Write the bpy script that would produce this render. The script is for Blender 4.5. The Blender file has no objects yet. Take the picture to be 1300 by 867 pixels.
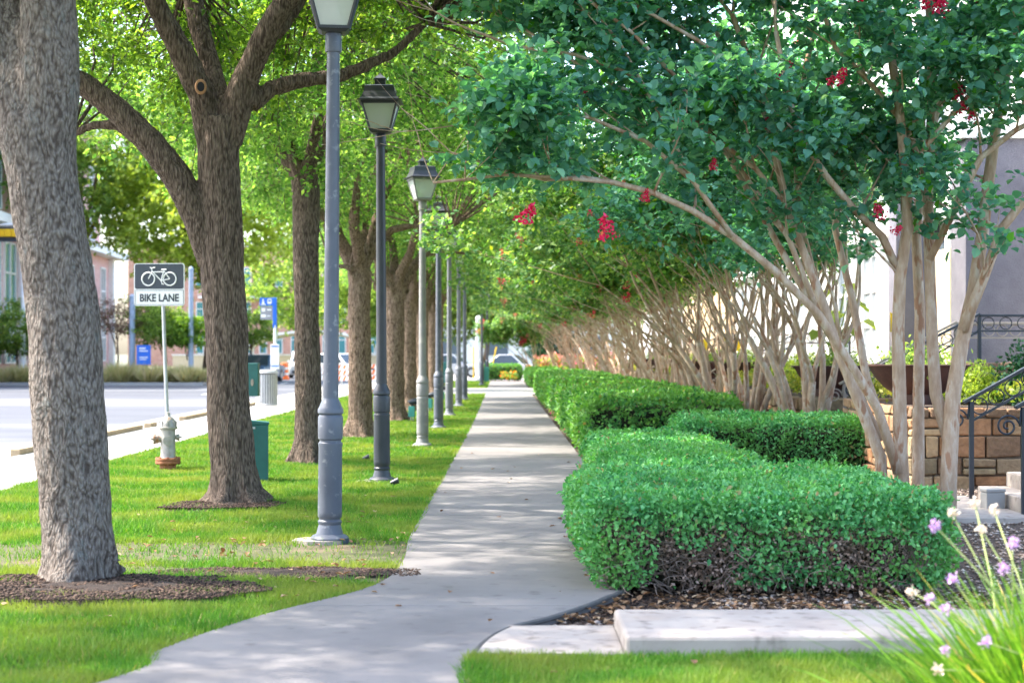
import bpy, math, random
import numpy as np
from mathutils import Vector, Matrix, noise as mnoise
random.seed(7)
RNG = np.random.default_rng(7)
scene = bpy.context.scene
COL = scene.collection
R = math.radians
F = 2167.0; EYE = 1.55; VX = 639.0; VY = 448.0
def P(px, py, z=0.0):
    Y = F * (EYE - z) / (py - VY)
    return Vector(((px - VX) * Y / F, Y, z))
def A(px, py, Y):
    return Vector(((px - VX) * Y / F, Y, EYE + (VY - py) * Y / F))

# ------------------------------------------------------------------ materials
def new_mat(name):
    m = bpy.data.materials.new(name); m.use_nodes = True
    nt = m.node_tree
    for n in list(nt.nodes): nt.nodes.remove(n)
    out = nt.nodes.new('ShaderNodeOutputMaterial')
    return m, nt, out
def N(nt, kind, **kw):
    n = nt.nodes.new(kind)
    for k, v in kw.items():
        if hasattr(n, k): setattr(n, k, v)
        else: n.inputs[k.replace('_', ' ')].default_value = v
    return n
def ramp(nt, fac, stops):
    r = nt.nodes.new('ShaderNodeValToRGB')
    el = r.color_ramp.elements
    while len(el) < len(stops): el.new(0.5)
    for e, (p, c) in zip(el, stops):
        e.position = p; e.color = (c[0], c[1], c[2], 1)
    nt.links.new(fac, r.inputs[0])
    return r.outputs[0]
def coords(nt, scale=(1, 1, 1)):
    tc = nt.nodes.new('ShaderNodeTexCoord'); mp = nt.nodes.new('ShaderNodeMapping')
    mp.inputs['Scale'].default_value = scale
    nt.links.new(tc.outputs['Object'], mp.inputs[0])
    return mp.outputs[0]
def surf_mat(name, stops, scale=5, rough=0.7, bump=0.0, bscale=None, stretch=(1, 1, 1), metal=0.0, detail=6, second=None, spec=None, bdist=0.02):
    """noise-coloured surface with optional bump; second = (stops position mix scale, colour, amount)"""
    m, nt, out = new_mat(name)
    co = coords(nt, stretch)
    n = N(nt, 'ShaderNodeTexNoise', Scale=scale, Detail=detail, Roughness=0.6)
    nt.links.new(co, n.inputs['Vector'])
    c = ramp(nt, n.outputs['Fac'], stops)
    if second:
        sc, colr, lo, hi = second
        n2 = N(nt, 'ShaderNodeTexNoise', Scale=sc, Detail=4)
        nt.links.new(co, n2.inputs['Vector'])
        f = ramp(nt, n2.outputs['Fac'], [(lo, (0, 0, 0)), (hi, (1, 1, 1))])
        mx = N(nt, 'ShaderNodeMix', data_type='RGBA')
        nt.links.new(f, mx.inputs['Factor']); nt.links.new(c, mx.inputs[6])
        mx.inputs[7].default_value = (*colr, 1); c = mx.outputs[2]
    b = N(nt, 'ShaderNodeBsdfPrincipled', Roughness=rough, Metallic=metal)
    if spec is not None: b.inputs['Specular IOR Level'].default_value = spec
    nt.links.new(c, b.inputs['Base Color'])
    if bump:
        n3 = N(nt, 'ShaderNodeTexNoise', Scale=bscale or scale * 4, Detail=8, Roughness=0.65)
        nt.links.new(co, n3.inputs['Vector'])
        bp = N(nt, 'ShaderNodeBump', Strength=bump, Distance=bdist)
        nt.links.new(n3.outputs['Fac'], bp.inputs['Height']); nt.links.new(bp.outputs[0], b.inputs['Normal'])
    nt.links.new(b.outputs[0], out.inputs[0])
    return m
def plain(name, c, rough=0.5, metal=0.0, var=0.12):
    lo = tuple(x * (1 - var) for x in c); hi = tuple(min(1, x * (1 + var)) for x in c)
    return surf_mat(name, [(0.3, lo), (0.7, hi)], scale=7, rough=rough, metal=metal)
def leaf_mat(name, dark, mid, light, trans=0.4, tcol=None, rough=0.45, patch=0.0, pcol=(0.2, 0.2, 0.05), pscale=1.0, odd=None):
    m, nt, out = new_mat(name)
    g = nt.nodes.new('ShaderNodeNewGeometry')
    st = [(0.0, dark), (0.5, mid), (0.93, light)]
    if odd: st += [(0.965, light), (0.975, odd)]
    c = ramp(nt, g.outputs['Random Per Island'], st)
    if patch:
        co = coords(nt)
        n = N(nt, 'ShaderNodeTexNoise', Scale=pscale, Detail=3)
        nt.links.new(co, n.inputs['Vector'])
        f = ramp(nt, n.outputs['Fac'], [(0.42, (0, 0, 0)), (0.65, (patch, patch, patch))])
        mx = N(nt, 'ShaderNodeMix', data_type='RGBA')
        nt.links.new(f, mx.inputs['Factor']); nt.links.new(c, mx.inputs[6]); mx.inputs[7].default_value = (*pcol, 1)
        c = mx.outputs[2]
    b = N(nt, 'ShaderNodeBsdfPrincipled', Roughness=rough)
    b.inputs['Specular IOR Level'].default_value = 0.22
    nt.links.new(c, b.inputs['Base Color'])
    t = nt.nodes.new('ShaderNodeBsdfTranslucent')
    tm = N(nt, 'ShaderNodeMix', data_type='RGBA', blend_type='MULTIPLY')
    tm.inputs['Factor'].default_value = 1.0
    nt.links.new(c, tm.inputs[6]); tm.inputs[7].default_value = (*(tcol or (2.2, 2.0, 0.9)), 1)
    nt.links.new(tm.outputs[2], t.inputs[0])
    ms = N(nt, 'ShaderNodeMixShader'); ms.inputs[0].default_value = trans
    nt.links.new(b.outputs[0], ms.inputs[1]); nt.links.new(t.outputs[0], ms.inputs[2])
    nt.links.new(ms.outputs[0], out.inputs[0])
    return m
def bark_mat(name, dark, mid, light, lichen, vs=(1, 1, .3), bump=1.0, lo=0.5):
    m, nt, out = new_mat(name)
    co = coords(nt, vs)
    w = N(nt, 'ShaderNodeTexNoise', Scale=9, Detail=4); nt.links.new(co, w.inputs['Vector'])
    add = N(nt, 'ShaderNodeMixRGB', blend_type='ADD'); add.inputs[0].default_value = 0.09
    nt.links.new(co, add.inputs[1]); nt.links.new(w.outputs['Color'], add.inputs[2])
    v = N(nt, 'ShaderNodeTexVoronoi', feature='SMOOTH_F1', Scale=58); v.inputs['Smoothness'].default_value = .5
    nt.links.new(add.outputs[0], v.inputs['Vector'])
    n = N(nt, 'ShaderNodeTexNoise', Scale=26, Detail=9, Roughness=0.72); nt.links.new(co, n.inputs['Vector'])
    inv = N(nt, 'ShaderNodeMath', operation='MULTIPLY_ADD'); inv.inputs[1].default_value = -0.75; inv.inputs[2].default_value = 0.45
    nt.links.new(v.outputs['Distance'], inv.inputs[0])
    h = N(nt, 'ShaderNodeMath', operation='ADD'); nt.links.new(n.outputs['Fac'], h.inputs[0]); nt.links.new(inv.outputs[0], h.inputs[1])
    c = ramp(nt, h.outputs[0], [(0.35, dark), (0.62, mid), (0.95, light)])
    co2 = coords(nt, (3, 3, 1.6))
    n2 = N(nt, 'ShaderNodeTexNoise', Scale=2.2, Detail=11, Roughness=0.82); nt.links.new(co2, n2.inputs['Vector'])
    f = ramp(nt, n2.outputs['Fac'], [(lo, (0, 0, 0)), (lo + 0.10, (0.6, 0.6, 0.6))])
    mx = N(nt, 'ShaderNodeMix', data_type='RGBA')
    nt.links.new(f, mx.inputs['Factor']); nt.links.new(c, mx.inputs[6]); mx.inputs[7].default_value = (*lichen, 1)
    b = N(nt, 'ShaderNodeBsdfPrincipled', Roughness=0.9); b.inputs['Specular IOR Level'].default_value = 0.2
    nt.links.new(mx.outputs[2], b.inputs['Base Color'])
    bp = N(nt, 'ShaderNodeBump', Strength=bump, Distance=0.035)
    nt.links.new(h.outputs[0], bp.inputs['Height']); nt.links.new(bp.outputs[0], b.inputs['Normal'])
    nt.links.new(b.outputs[0], out.inputs[0])
    return m
def glass_mat(name, tint=(0.9, 0.95, 0.93), refl=0.15):
    m, nt, out = new_mat(name)
    t = N(nt, 'ShaderNodeBsdfTransparent'); t.inputs[0].default_value = (*tint, 1)
    g = N(nt, 'ShaderNodeBsdfGlossy'); g.inputs['Roughness'].default_value = 0.05
    d = N(nt, 'ShaderNodeBsdfDiffuse'); d.inputs[0].default_value = (0.8, 0.85, 0.82, 1)
    a = N(nt, 'ShaderNodeMixShader'); a.inputs[0].default_value = refl
    b = N(nt, 'ShaderNodeMixShader'); b.inputs[0].default_value = 0.45
    nt.links.new(t.outputs[0], a.inputs[1]); nt.links.new(g.outputs[0], a.inputs[2])
    nt.links.new(a.outputs[0], b.inputs[1]); nt.links.new(d.outputs[0], b.inputs[2])
    nt.links.new(b.outputs[0], out.inputs[0])
    return m
def attr_mat(name, rough=0.85, bump=0.5, bscale=25, mult=0.35):
    """colour from the per-face 'Col' attribute (each stone its own tint) with noise on top"""
    m, nt, out = new_mat(name)
    at = N(nt, 'ShaderNodeAttribute', attribute_name='Col')
    co = coords(nt)
    n = N(nt, 'ShaderNodeTexNoise', Scale=bscale * 0.4, Detail=8, Roughness=0.7); nt.links.new(co, n.inputs['Vector'])
    f = ramp(nt, n.outputs['Fac'], [(0.3, (1 - mult,) * 3), (0.7, (1 + mult * 0.3,) * 3)])
    mx = N(nt, 'ShaderNodeMix', data_type='RGBA', blend_type='MULTIPLY'); mx.inputs['Factor'].default_value = 1
    nt.links.new(at.outputs['Color'], mx.inputs[6]); nt.links.new(f, mx.inputs[7])
    b = N(nt, 'ShaderNodeBsdfPrincipled', Roughness=rough)
    nt.links.new(mx.outputs[2], b.inputs['Base Color'])
    n3 = N(nt, 'ShaderNodeTexNoise', Scale=bscale, Detail=8); nt.links.new(co, n3.inputs['Vector'])
    bp = N(nt, 'ShaderNodeBump', Strength=bump, Distance=0.02)
    nt.links.new(n3.outputs['Fac'], bp.inputs['Height']); nt.links.new(bp.outputs[0], b.inputs['Normal'])
    nt.links.new(b.outputs[0], out.inputs[0])
    return m

M = {}
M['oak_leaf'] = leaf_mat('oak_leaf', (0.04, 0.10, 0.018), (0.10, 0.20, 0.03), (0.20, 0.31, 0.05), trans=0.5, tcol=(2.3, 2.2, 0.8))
M['oak_leaf_lit'] = leaf_mat('oak_leaf_lit', (0.05, 0.13, 0.03), (0.125, 0.26, 0.055), (0.27, 0.39, 0.11), trans=0.5, tcol=(1.9, 2.0, 0.9))  # brighter copy of oak_leaf, sunlight on the farther crowns put into the colour
M['far_leaf'] = leaf_mat('far_leaf', (0.08, 0.14, 0.035), (0.15, 0.25, 0.06), (0.28, 0.37, 0.11), trans=0.5, tcol=(2.0, 2.0, 0.9))
M['lime_leaf'] = leaf_mat('lime_leaf', (0.17, 0.24, 0.04), (0.30, 0.40, 0.07), (0.42, 0.50, 0.12), trans=0.5, tcol=(1.7, 1.7, 0.7))
M['myrtle_leaf'] = leaf_mat('myrtle_leaf', (0.055, 0.17, 0.14), (0.10, 0.27, 0.22), (0.21, 0.42, 0.34), trans=0.42, tcol=(1.8, 2.1, 0.6), rough=0.42, odd=(0.08, 0.25, 0.03))
M['myrtle_leaf_far'] = leaf_mat('myrtle_leaf_far', (0.045, 0.13, 0.05), (0.11, 0.24, 0.09), (0.30, 0.42, 0.17), trans=0.4, tcol=(2.2, 2.2, 0.6), rough=0.4, odd=(0.25, 0.3, 0.05))
M['hedge_leaf'] = leaf_mat('hedge_leaf', (0.03, 0.13, 0.04), (0.08, 0.25, 0.06), (0.18, 0.38, 0.08), trans=0.25, tcol=(1.7, 2.0, 0.7), rough=0.42, patch=0.6, pcol=(0.22, 0.40, 0.07), pscale=3.5, odd=(0.30, 0.20, 0.10))  # yellow-green patches paint the sunlight of the hedge tops into the leaf colour
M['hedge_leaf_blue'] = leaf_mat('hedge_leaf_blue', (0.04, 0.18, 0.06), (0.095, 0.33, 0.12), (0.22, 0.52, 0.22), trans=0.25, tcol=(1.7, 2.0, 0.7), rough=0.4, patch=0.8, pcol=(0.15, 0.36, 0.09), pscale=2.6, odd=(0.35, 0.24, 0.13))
M['dark_leaf'] = leaf_mat('dark_leaf', (0.01, 0.04, 0.018), (0.02, 0.08, 0.035), (0.04, 0.12, 0.05), trans=0.2, tcol=(1.6, 2, 0.8))
M['red_leaf'] = leaf_mat('red_leaf', (0.10, 0.05, 0.05), (0.18, 0.09, 0.08), (0.22, 0.2, 0.1), trans=0.3, tcol=(1.6, 1.4, 1.2))
M['ground_cover'] = leaf_mat('ground_cover', (0.06, 0.13, 0.02), (0.14, 0.24, 0.03), (0.33, 0.36, 0.05), trans=0.35, tcol=(1.6, 1.6, 0.7), patch=0.5, pcol=(0.42, 0.33, 0.08), pscale=0.9)
M['blossom'] = leaf_mat('blossom', (0.55, 0.01, 0.06), (0.80, 0.02, 0.12), (0.9, 0.08, 0.22), trans=0.3, tcol=(1.3, 1.0, 1.0), odd=(0.8, 0.45, 0.05))
M['pink_flower'] = leaf_mat('pink_flower', (0.6, 0.03, 0.12), (0.8, 0.08, 0.2), (0.9, 0.35, 0.4), trans=0.3, tcol=(1.2, 1.2, 1.2))
M['orange_flower'] = leaf_mat('orange_flower', (0.75, 0.12, 0.01), (0.85, 0.25, 0.01), (0.9, 0.5, 0.03), trans=0.3, tcol=(1.2, 1.2, 1.2))
M['salmon_flower'] = leaf_mat('salmon_flower', (0.5, 0.10, 0.07), (0.65, 0.2, 0.14), (0.75, 0.35, 0.28), trans=0.3, tcol=(1.2, 1.2, 1.2))
M['yellow_flower'] = leaf_mat('yellow_flower', (0.55, 0.45, 0.03), (0.7, 0.6, 0.05), (0.8, 0.7, 0.15), trans=0.3, tcol=(1.2, 1.2, 1.0))
M['purple_flower'] = leaf_mat('purple_flower', (0.45, 0.24, 0.55), (0.62, 0.38, 0.70), (0.80, 0.6, 0.82), trans=0.35, tcol=(1.3, 1.2, 1.3))
M['cream_flower'] = leaf_mat('cream_flower', (0.6, 0.42, 0.36), (0.72, 0.6, 0.5), (0.8, 0.72, 0.62), trans=0.3, tcol=(1.2, 1.2, 1.1))
M['strap_leaf'] = leaf_mat('strap_leaf', (0.06, 0.16, 0.02), (0.13, 0.28, 0.03), (0.24, 0.40, 0.06), trans=0.35, tcol=(1.8, 1.8, 0.7), odd=(0.6, 0.45, 0.12))
M['stem'] = plain('stem', (0.3, 0.36, 0.12), 0.6)
M['grass'] = leaf_mat('grass', (0.045, 0.14, 0.014), (0.08, 0.215, 0.024), (0.15, 0.29, 0.04), trans=0.35, tcol=(1.4, 1.6, 0.6), rough=0.6, patch=0.8, pcol=(0.27, 0.29, 0.06), pscale=1.1, odd=(0.35, 0.28, 0.12))
M['tawny_grass'] = leaf_mat('tawny_grass', (0.38, 0.40, 0.15), (0.55, 0.50, 0.24), (0.65, 0.56, 0.34), trans=0.3, tcol=(1.2, 1.2, 1))
M['lawn'] = surf_mat('lawn', [(0.3, (0.045, 0.055, 0.02)), (0.55, (0.085, 0.085, 0.035)), (0.75, (0.15, 0.125, 0.07))], scale=11, rough=0.95, bump=0.6, bscale=60, second=(0.9, (0.16, 0.115, 0.075), 0.60, 0.68))
M['soil'] = surf_mat('soil', [(0.3, (0.05, 0.034, 0.025)), (0.55, (0.105, 0.072, 0.055)), (0.75, (0.17, 0.125, 0.10))], scale=9, rough=0.95, bump=1.0, bscale=45, bdist=0.04)
M['mulch'] = surf_mat('mulch', [(0.3, (0.022, 0.014, 0.010)), (0.55, (0.05, 0.032, 0.025)), (0.78, (0.11, 0.075, 0.055))], scale=25, rough=0.95, bump=1.0, bscale=70, bdist=0.04)
M['path'] = surf_mat('path', [(0.25, (0.13, 0.121, 0.121)), (0.5, (0.178, 0.166, 0.164)), (0.75, (0.225, 0.208, 0.202))], scale=0.9, rough=0.85, bump=0.25, bscale=180, bdist=0.004, second=(7, (0.115, 0.106, 0.105), 0.60, 0.76))
M['pavement'] = surf_mat('pavement', [(0.3, (0.27, 0.265, 0.26)), (0.7, (0.34, 0.335, 0.325))], scale=1.2, rough=0.9, bump=0.2, bscale=150, bdist=0.004)
M['kerb_concrete'] = surf_mat('kerb_concrete', [(0.3, (0.32, 0.27, 0.24)), (0.7, (0.42, 0.37, 0.33))], scale=3, rough=0.9, bump=0.4, bscale=90, bdist=0.006, second=(10, (0.19, 0.16, 0.14), 0.56, 0.72))
M['tan_kerb'] = surf_mat('tan_kerb', [(0.3, (0.30, 0.22, 0.13)), (0.7, (0.42, 0.33, 0.22))], scale=6, rough=0.9, bump=0.4)
M['asphalt'] = surf_mat('asphalt', [(0.3, (0.055, 0.06, 0.074)), (0.7, (0.085, 0.091, 0.107))], scale=0.35, rough=0.8, bump=0.3, bscale=120, bdist=0.004, second=(0.12, (0.13, 0.134, 0.145), 0.5, 0.6), stretch=(0.3, 1, 1))
M['paint_white'] = plain('paint_white', (0.75, 0.75, 0.72), 0.6)
M['joint'] = plain('joint', (0.10, 0.095, 0.09), 0.9)
M['bark_grey'] = bark_mat('bark_grey', (0.085, 0.066, 0.055), (0.215, 0.18, 0.155), (0.35, 0.31, 0.275), (0.24, 0.265, 0.25), vs=(1, 1, .42), lo=0.55)
M['bark_brown'] = bark_mat('bark_brown', (0.06, 0.042, 0.032), (0.155, 0.115, 0.088), (0.27, 0.205, 0.16), (0.26, 0.23, 0.18), vs=(1, 1, .24), lo=0.60)
M['bark_tan'] = bark_mat('bark_tan', (0.09, 0.058, 0.04), (0.25, 0.175, 0.125), (0.37, 0.28, 0.21), (0.34, 0.30, 0.24), vs=(1, 1, .26), lo=0.62)
M['myrtle_bark'] = surf_mat('myrtle_bark', [(0.3, (0.34, 0.215, 0.135)), (0.5, (0.48, 0.34, 0.24)), (0.68, (0.60, 0.52, 0.43))], scale=3.2, rough=0.65, bump=0.6, bscale=20, stretch=(4, 4, 1.2), second=(3.1, (0.36, 0.19, 0.11), 0.57, 0.63))
M['twig'] = plain('twig', (0.22, 0.16, 0.12), 0.9)
M['dead_leaf'] = leaf_mat('dead_leaf', (0.16, 0.08, 0.04), (0.32, 0.19, 0.11), (0.5, 0.36, 0.24), trans=0.15, tcol=(1.3, 1.2, 1))
M['pebble'] = leaf_mat('pebble', (0.12, 0.085, 0.065), (0.28, 0.21, 0.17), (0.50, 0.43, 0.38), trans=0.0, rough=0.8)
M['mulch_chip'] = leaf_mat('mulch_chip', (0.015, 0.01, 0.008), (0.045, 0.03, 0.024), (0.14, 0.09, 0.065), trans=0.0, rough=0.9)
M['lamp_paint'] = surf_mat('lamp_paint', [(0.3, (0.075, 0.085, 0.115)), (0.7, (0.11, 0.125, 0.16))], scale=3, rough=0.42, bump=0.06, bscale=60, second=(14, (0.22, 0.23, 0.25), 0.60, 0.72))
M['lamp_dark'] = surf_mat('lamp_dark', [(0.3, (0.030, 0.035, 0.048)), (0.7, (0.05, 0.056, 0.072))], scale=3, rough=0.4, bump=0.06, bscale=60)
M['lamp_pale'] = surf_mat('lamp_pale', [(0.3, (0.18, 0.18, 0.185)), (0.7, (0.26, 0.255, 0.25))], scale=3, rough=0.5, bump=0.1, bscale=40, second=(9, (0.34, 0.32, 0.29), 0.55, 0.75))
M['lamp_mid'] = surf_mat('lamp_mid', [(0.3, (0.13, 0.14, 0.165)), (0.7, (0.20, 0.205, 0.23))], scale=3, rough=0.45, bump=0.08, bscale=40)
M['lamp_roof'] = plain('lamp_roof', (0.035, 0.038, 0.045), 0.45)
M['glass'] = glass_mat('glass')
M['bulb'] = plain('bulb', (0.82, 0.82, 0.78), 0.3, var=0.03)
M['steel'] = plain('steel', (0.42, 0.44, 0.46), 0.4, 0.6)
M['can_metal'] = plain('can_metal', (0.45, 0.46, 0.47), 0.45, 0.3)
M['pole_blue'] = plain('pole_blue', (0.30, 0.37, 0.47), 0.6)
M['pole_white'] = plain('pole_white', (0.72, 0.74, 0.77), 0.5)
M['sign_black'] = plain('sign_black', (0.035, 0.045, 0.06), 0.45)
M['sign_white'] = plain('sign_white', (0.80, 0.80, 0.80), 0.45, var=0.03)
M['sign_blue'] = plain('sign_blue', (0.01, 0.13, 0.60), 0.4)
M['sign_grey'] = plain('sign_grey', (0.26, 0.26, 0.28), 0.5)
M['green_metal'] = surf_mat('green_metal', [(0.3, (0.012, 0.085, 0.08)), (0.7, (0.018, 0.12, 0.11))], scale=5, rough=0.5, bump=0.05)
M['teal'] = plain('teal', (0.05, 0.28, 0.24), 0.5)
M['hydrant_silver'] = surf_mat('hydrant_silver', [(0.3, (0.27, 0.245, 0.215)), (0.7, (0.42, 0.39, 0.355))], scale=12, rough=0.45, metal=0.3, bump=0.3, bscale=40, second=(7, (0.35, 0.15, 0.06), 0.60, 0.70))
M['rust'] = surf_mat('rust', [(0.3, (0.22, 0.075, 0.03)), (0.7, (0.38, 0.16, 0.08))], scale=14, rough=0.85, bump=0.5)
M['bowl_steel'] = surf_mat('bowl_steel', [(0.3, (0.045, 0.020, 0.018)), (0.6, (0.085, 0.038, 0.032)), (0.8, (0.13, 0.06, 0.045))], scale=2.5, rough=0.65, bump=0.2, stretch=(3, 3, 0.6))
M['iron'] = plain('iron', (0.016, 0.022, 0.034), 0.4)
M['iron_tan'] = plain('iron_tan', (0.30, 0.25, 0.20), 0.5)
M['stone'] = attr_mat('stone', bump=0.8, bscale=22, mult=0.45)
M['mortar'] = surf_mat('mortar', [(0.3, (0.16, 0.12, 0.09)), (0.7, (0.27, 0.21, 0.16))], scale=9, rough=0.95, bump=0.5)
M['stucco_grey'] = surf_mat('stucco_grey', [(0.3, (0.13, 0.125, 0.155)), (0.7, (0.185, 0.178, 0.21))], scale=3, rough=0.95, bump=0.8, bscale=45, bdist=0.02)
M['facade_white'] = surf_mat('facade_white', [(0.3, (0.70, 0.69, 0.68)), (0.7, (0.80, 0.79, 0.78))], scale=1.5, rough=0.8, bump=0.1)
M['trim_white'] = plain('trim_white', (0.8, 0.79, 0.77), 0.6, var=0.04)
M['cream'] = plain('cream', (0.62, 0.52, 0.36), 0.7)
M['window_dark'] = plain('window_dark', (0.10, 0.13, 0.16), 0.12)
M['window_teal'] = plain('window_teal', (0.06, 0.22, 0.24), 0.12)
M['window_pale'] = plain('window_pale', (0.28, 0.32, 0.35), 0.15)
M['curtain'] = surf_mat('curtain', [(0.35, (0.55, 0.53, 0.52)), (0.65, (0.78, 0.76, 0.74))], scale=2, rough=0.8, stretch=(14, 14, 0.2))
M['brick_red'] = None
M['car_white'] = plain('car_white', (0.78, 0.79, 0.8), 0.25, var=0.03)
M['car_blue'] = plain('car_blue', (0.06, 0.12, 0.20), 0.2)
M['car_silver'] = plain('car_silver', (0.45, 0.47, 0.5), 0.25, 0.4)
M['car_red'] = plain('car_red', (0.4, 0.03, 0.03), 0.25)
M['tyre'] = plain('tyre', (0.02, 0.02, 0.022), 0.8)
M['car_glass'] = plain('car_glass', (0.03, 0.045, 0.06), 0.08)
M['headlight'] = plain('headlight', (0.85, 0.85, 0.85), 0.1)
M['orange'] = plain('orange', (0.85, 0.16, 0.02), 0.5)
M['signal_yellow'] = plain('signal_yellow', (0.82, 0.50, 0.01), 0.45)
M['flag_yellow'] = plain('flag_yellow', (0.85, 0.55, 0.01), 0.6)
M['wood_pole'] = plain('wood_pole', (0.55, 0.48, 0.42), 0.9)
M['blue_pot'] = plain('blue_pot', (0.03, 0.08, 0.2), 0.25)

def brick_mat(name, c1, c2, mortar, scale, horiz='X'):
    m, nt, out = new_mat(name)
    tc = nt.nodes.new('ShaderNodeTexCoord')
    sep = nt.nodes.new('ShaderNodeSeparateXYZ'); comb = nt.nodes.new('ShaderNodeCombineXYZ')
    nt.links.new(tc.outputs['Object'], sep.inputs[0])
    nt.links.new(sep.outputs[horiz], comb.inputs[0]); nt.links.new(sep.outputs['Z'], comb.inputs[1])
    b = N(nt, 'ShaderNodeTexBrick', Scale=scale)
    b.inputs['Color1'].default_value = (*c1, 1); b.inputs['Color2'].default_value = (*c2, 1); b.inputs['Mortar'].default_value = (*mortar, 1)
    b.inputs['Mortar Size'].default_value = 0.025
    b.inputs['Brick Width'].default_value = 0.6; b.inputs['Row Height'].default_value = 0.2
    nt.links.new(comb.outputs[0], b.inputs['Vector'])
    p = N(nt, 'ShaderNodeBsdfPrincipled', Roughness=0.9)
    nt.links.new(b.outputs['Color'], p.inputs['Base Color']); nt.links.new(p.outputs[0], out.inputs[0])
    return m
M['brick_red'] = brick_mat('brick_red', (0.42, 0.17, 0.11), (0.55, 0.27, 0.18), (0.5, 0.4, 0.35), 1.4, 'X')
M['brick_pink'] = brick_mat('brick_pink', (0.58, 0.27, 0.25), (0.66, 0.38, 0.35), (0.6, 0.5, 0.48), 1.4, 'Y')

# ------------------------------------------------------------------ mesh helpers
class MB:
    def __init__(s): s.v = []; s.f = []; s.mi = []; s.cur = 0; s.fc = []; s.col = None
    def add(s, vs, fs):
        o = len(s.v); s.v.extend([tuple(v) for v in vs])
        for f in fs:
            s.f.append([i + o for i in f]); s.mi.append(s.cur); s.fc.append(s.col)
    def box(s, c, d, rz=0, tilt=None):
        c = Vector(c); hx, hy, hz = d[0] / 2, d[1] / 2, d[2] / 2
        m = Matrix.Rotation(rz, 3, 'Z')
        if tilt is not None: m = m @ tilt
        vs = [c + m @ Vector((x * hx, y * hy, z * hz)) for x in (-1, 1) for y in (-1, 1) for z in (-1, 1)]
        s.add(vs, [(0, 1, 3, 2), (4, 6, 7, 5), (0, 4, 5, 1), (2, 3, 7, 6), (0, 2, 6, 4), (1, 5, 7, 3)])
    def bbox(s, x0, x1, y0, y1, z0, z1):
        s.box(((x0 + x1) / 2, (y0 + y1) / 2, (z0 + z1) / 2), (x1 - x0, y1 - y0, z1 - z0))
    def tube(s, pts, rad, n=8, cap=True, squash=None):
        pts = [Vector(p) for p in pts]
        if not hasattr(rad, '__len__'): rad = [rad] * len(pts)
        rings = []; up = Vector((0.13, 0.31, 0.94)); prev = None
        for i, p in enumerate(pts):
            t = (pts[min(i + 1, len(pts) - 1)] - pts[max(i - 1, 0)])
            if t.length < 1e-9: t = Vector((0, 0, 1))
            t.normalize()
            if prev is None:
                a = t.cross(Vector((1, 0.1, 0)) if abs(t.x) < 0.9 else Vector((0, 1, 0))).normalized()
            else:
                a = prev - t * prev.dot(t)
                a = a.normalized() if a.length > 1e-6 else t.orthogonal().normalized()
            prev = a; b = t.cross(a)
            rings.append([p + (a * math.cos(2 * math.pi * k / n) + b * math.sin(2 * math.pi * k / n)) * rad[i] for k in range(n)])
        vs = [v for r in rings for v in r]; fs = []
        for i in range(len(pts) - 1):
            for k in range(n):
                fs.append((i * n + k, i * n + (k + 1) % n, (i + 1) * n + (k + 1) % n, (i + 1) * n + k))
        if cap:
            fs.append(tuple(range(n - 1, -1, -1))); fs.append(tuple((len(pts) - 1) * n + k for k in range(n)))
        s.add(vs, fs)
    def lathe(s, prof, c=(0, 0, 0), n=24, sq=False, rz=0):
        """prof: (radius, z) pairs"""
        c = Vector(c); vs = []
        for r, z in prof:
            for k in range(n):
                a = 2 * math.pi * (k + (0.5 if sq else 0)) / n + rz
                vs.append(c + Vector((r * math.cos(a), r * math.sin(a), z)))
        fs = []
        for i in range(len(prof) - 1):
            for k in range(n):
                fs.append((i * n + k, i * n + (k + 1) % n, (i + 1) * n + (k + 1) % n, (i + 1) * n + k))
        fs.append(tuple(range(n - 1, -1, -1))); fs.append(tuple((len(prof) - 1) * n + k for k in range(n)))
        s.add(vs, fs)
    def prism(s, poly, z0, z1):
        n = len(poly)
        ar = sum(poly[i][0] * poly[(i + 1) % n][1] - poly[(i + 1) % n][0] * poly[i][1] for i in range(n))
        if ar < 0: poly = poly[::-1]
        vs = [(p[0], p[1], z0) for p in poly] + [(p[0], p[1], z1) for p in poly]
        s.add(vs, [tuple(range(n - 1, -1, -1)), tuple(range(n, 2 * n))] + [(i, (i + 1) % n, n + (i + 1) % n, n + i) for i in range(n)])
    def mesh(s, name, smooth=None):
        me = bpy.data.meshes.new(name); me.from_pydata(s.v, [], s.f)
        if any(s.mi): me.polygons.foreach_set('material_index', s.mi)
        if s.fc and s.fc[0] is not None:
            at = me.color_attributes.new('Col', 'FLOAT_COLOR', 'CORNER')
            data = []
            for f, c in zip(s.f, s.fc): data.extend([c[0], c[1], c[2], 1.0] * len(f))
            at.data.foreach_set('color', data)
        if smooth:
            me.polygons.foreach_set('use_smooth', [True] * len(me.polygons))
            if smooth is not True: me.set_sharp_from_angle(angle=R(smooth))
        me.update()
        return me
    def build(s, name, mat, parent=None, smooth=None, loc=None, bevel=0):
        o = bpy.data.objects.new(name, s.mesh(name, smooth)); COL.objects.link(o)
        for m in (mat if isinstance(mat, (list, tuple)) else [mat]): o.data.materials.append(M[m] if isinstance(m, str) else m)
        if parent: o.parent = parent
        if loc: o.location = loc
        if bevel:
            b = o.modifiers.new('bevel', 'BEVEL'); b.width = bevel; b.segments = 2; b.limit_method = 'ANGLE'; b.angle_limit = R(40)
        return o
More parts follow.
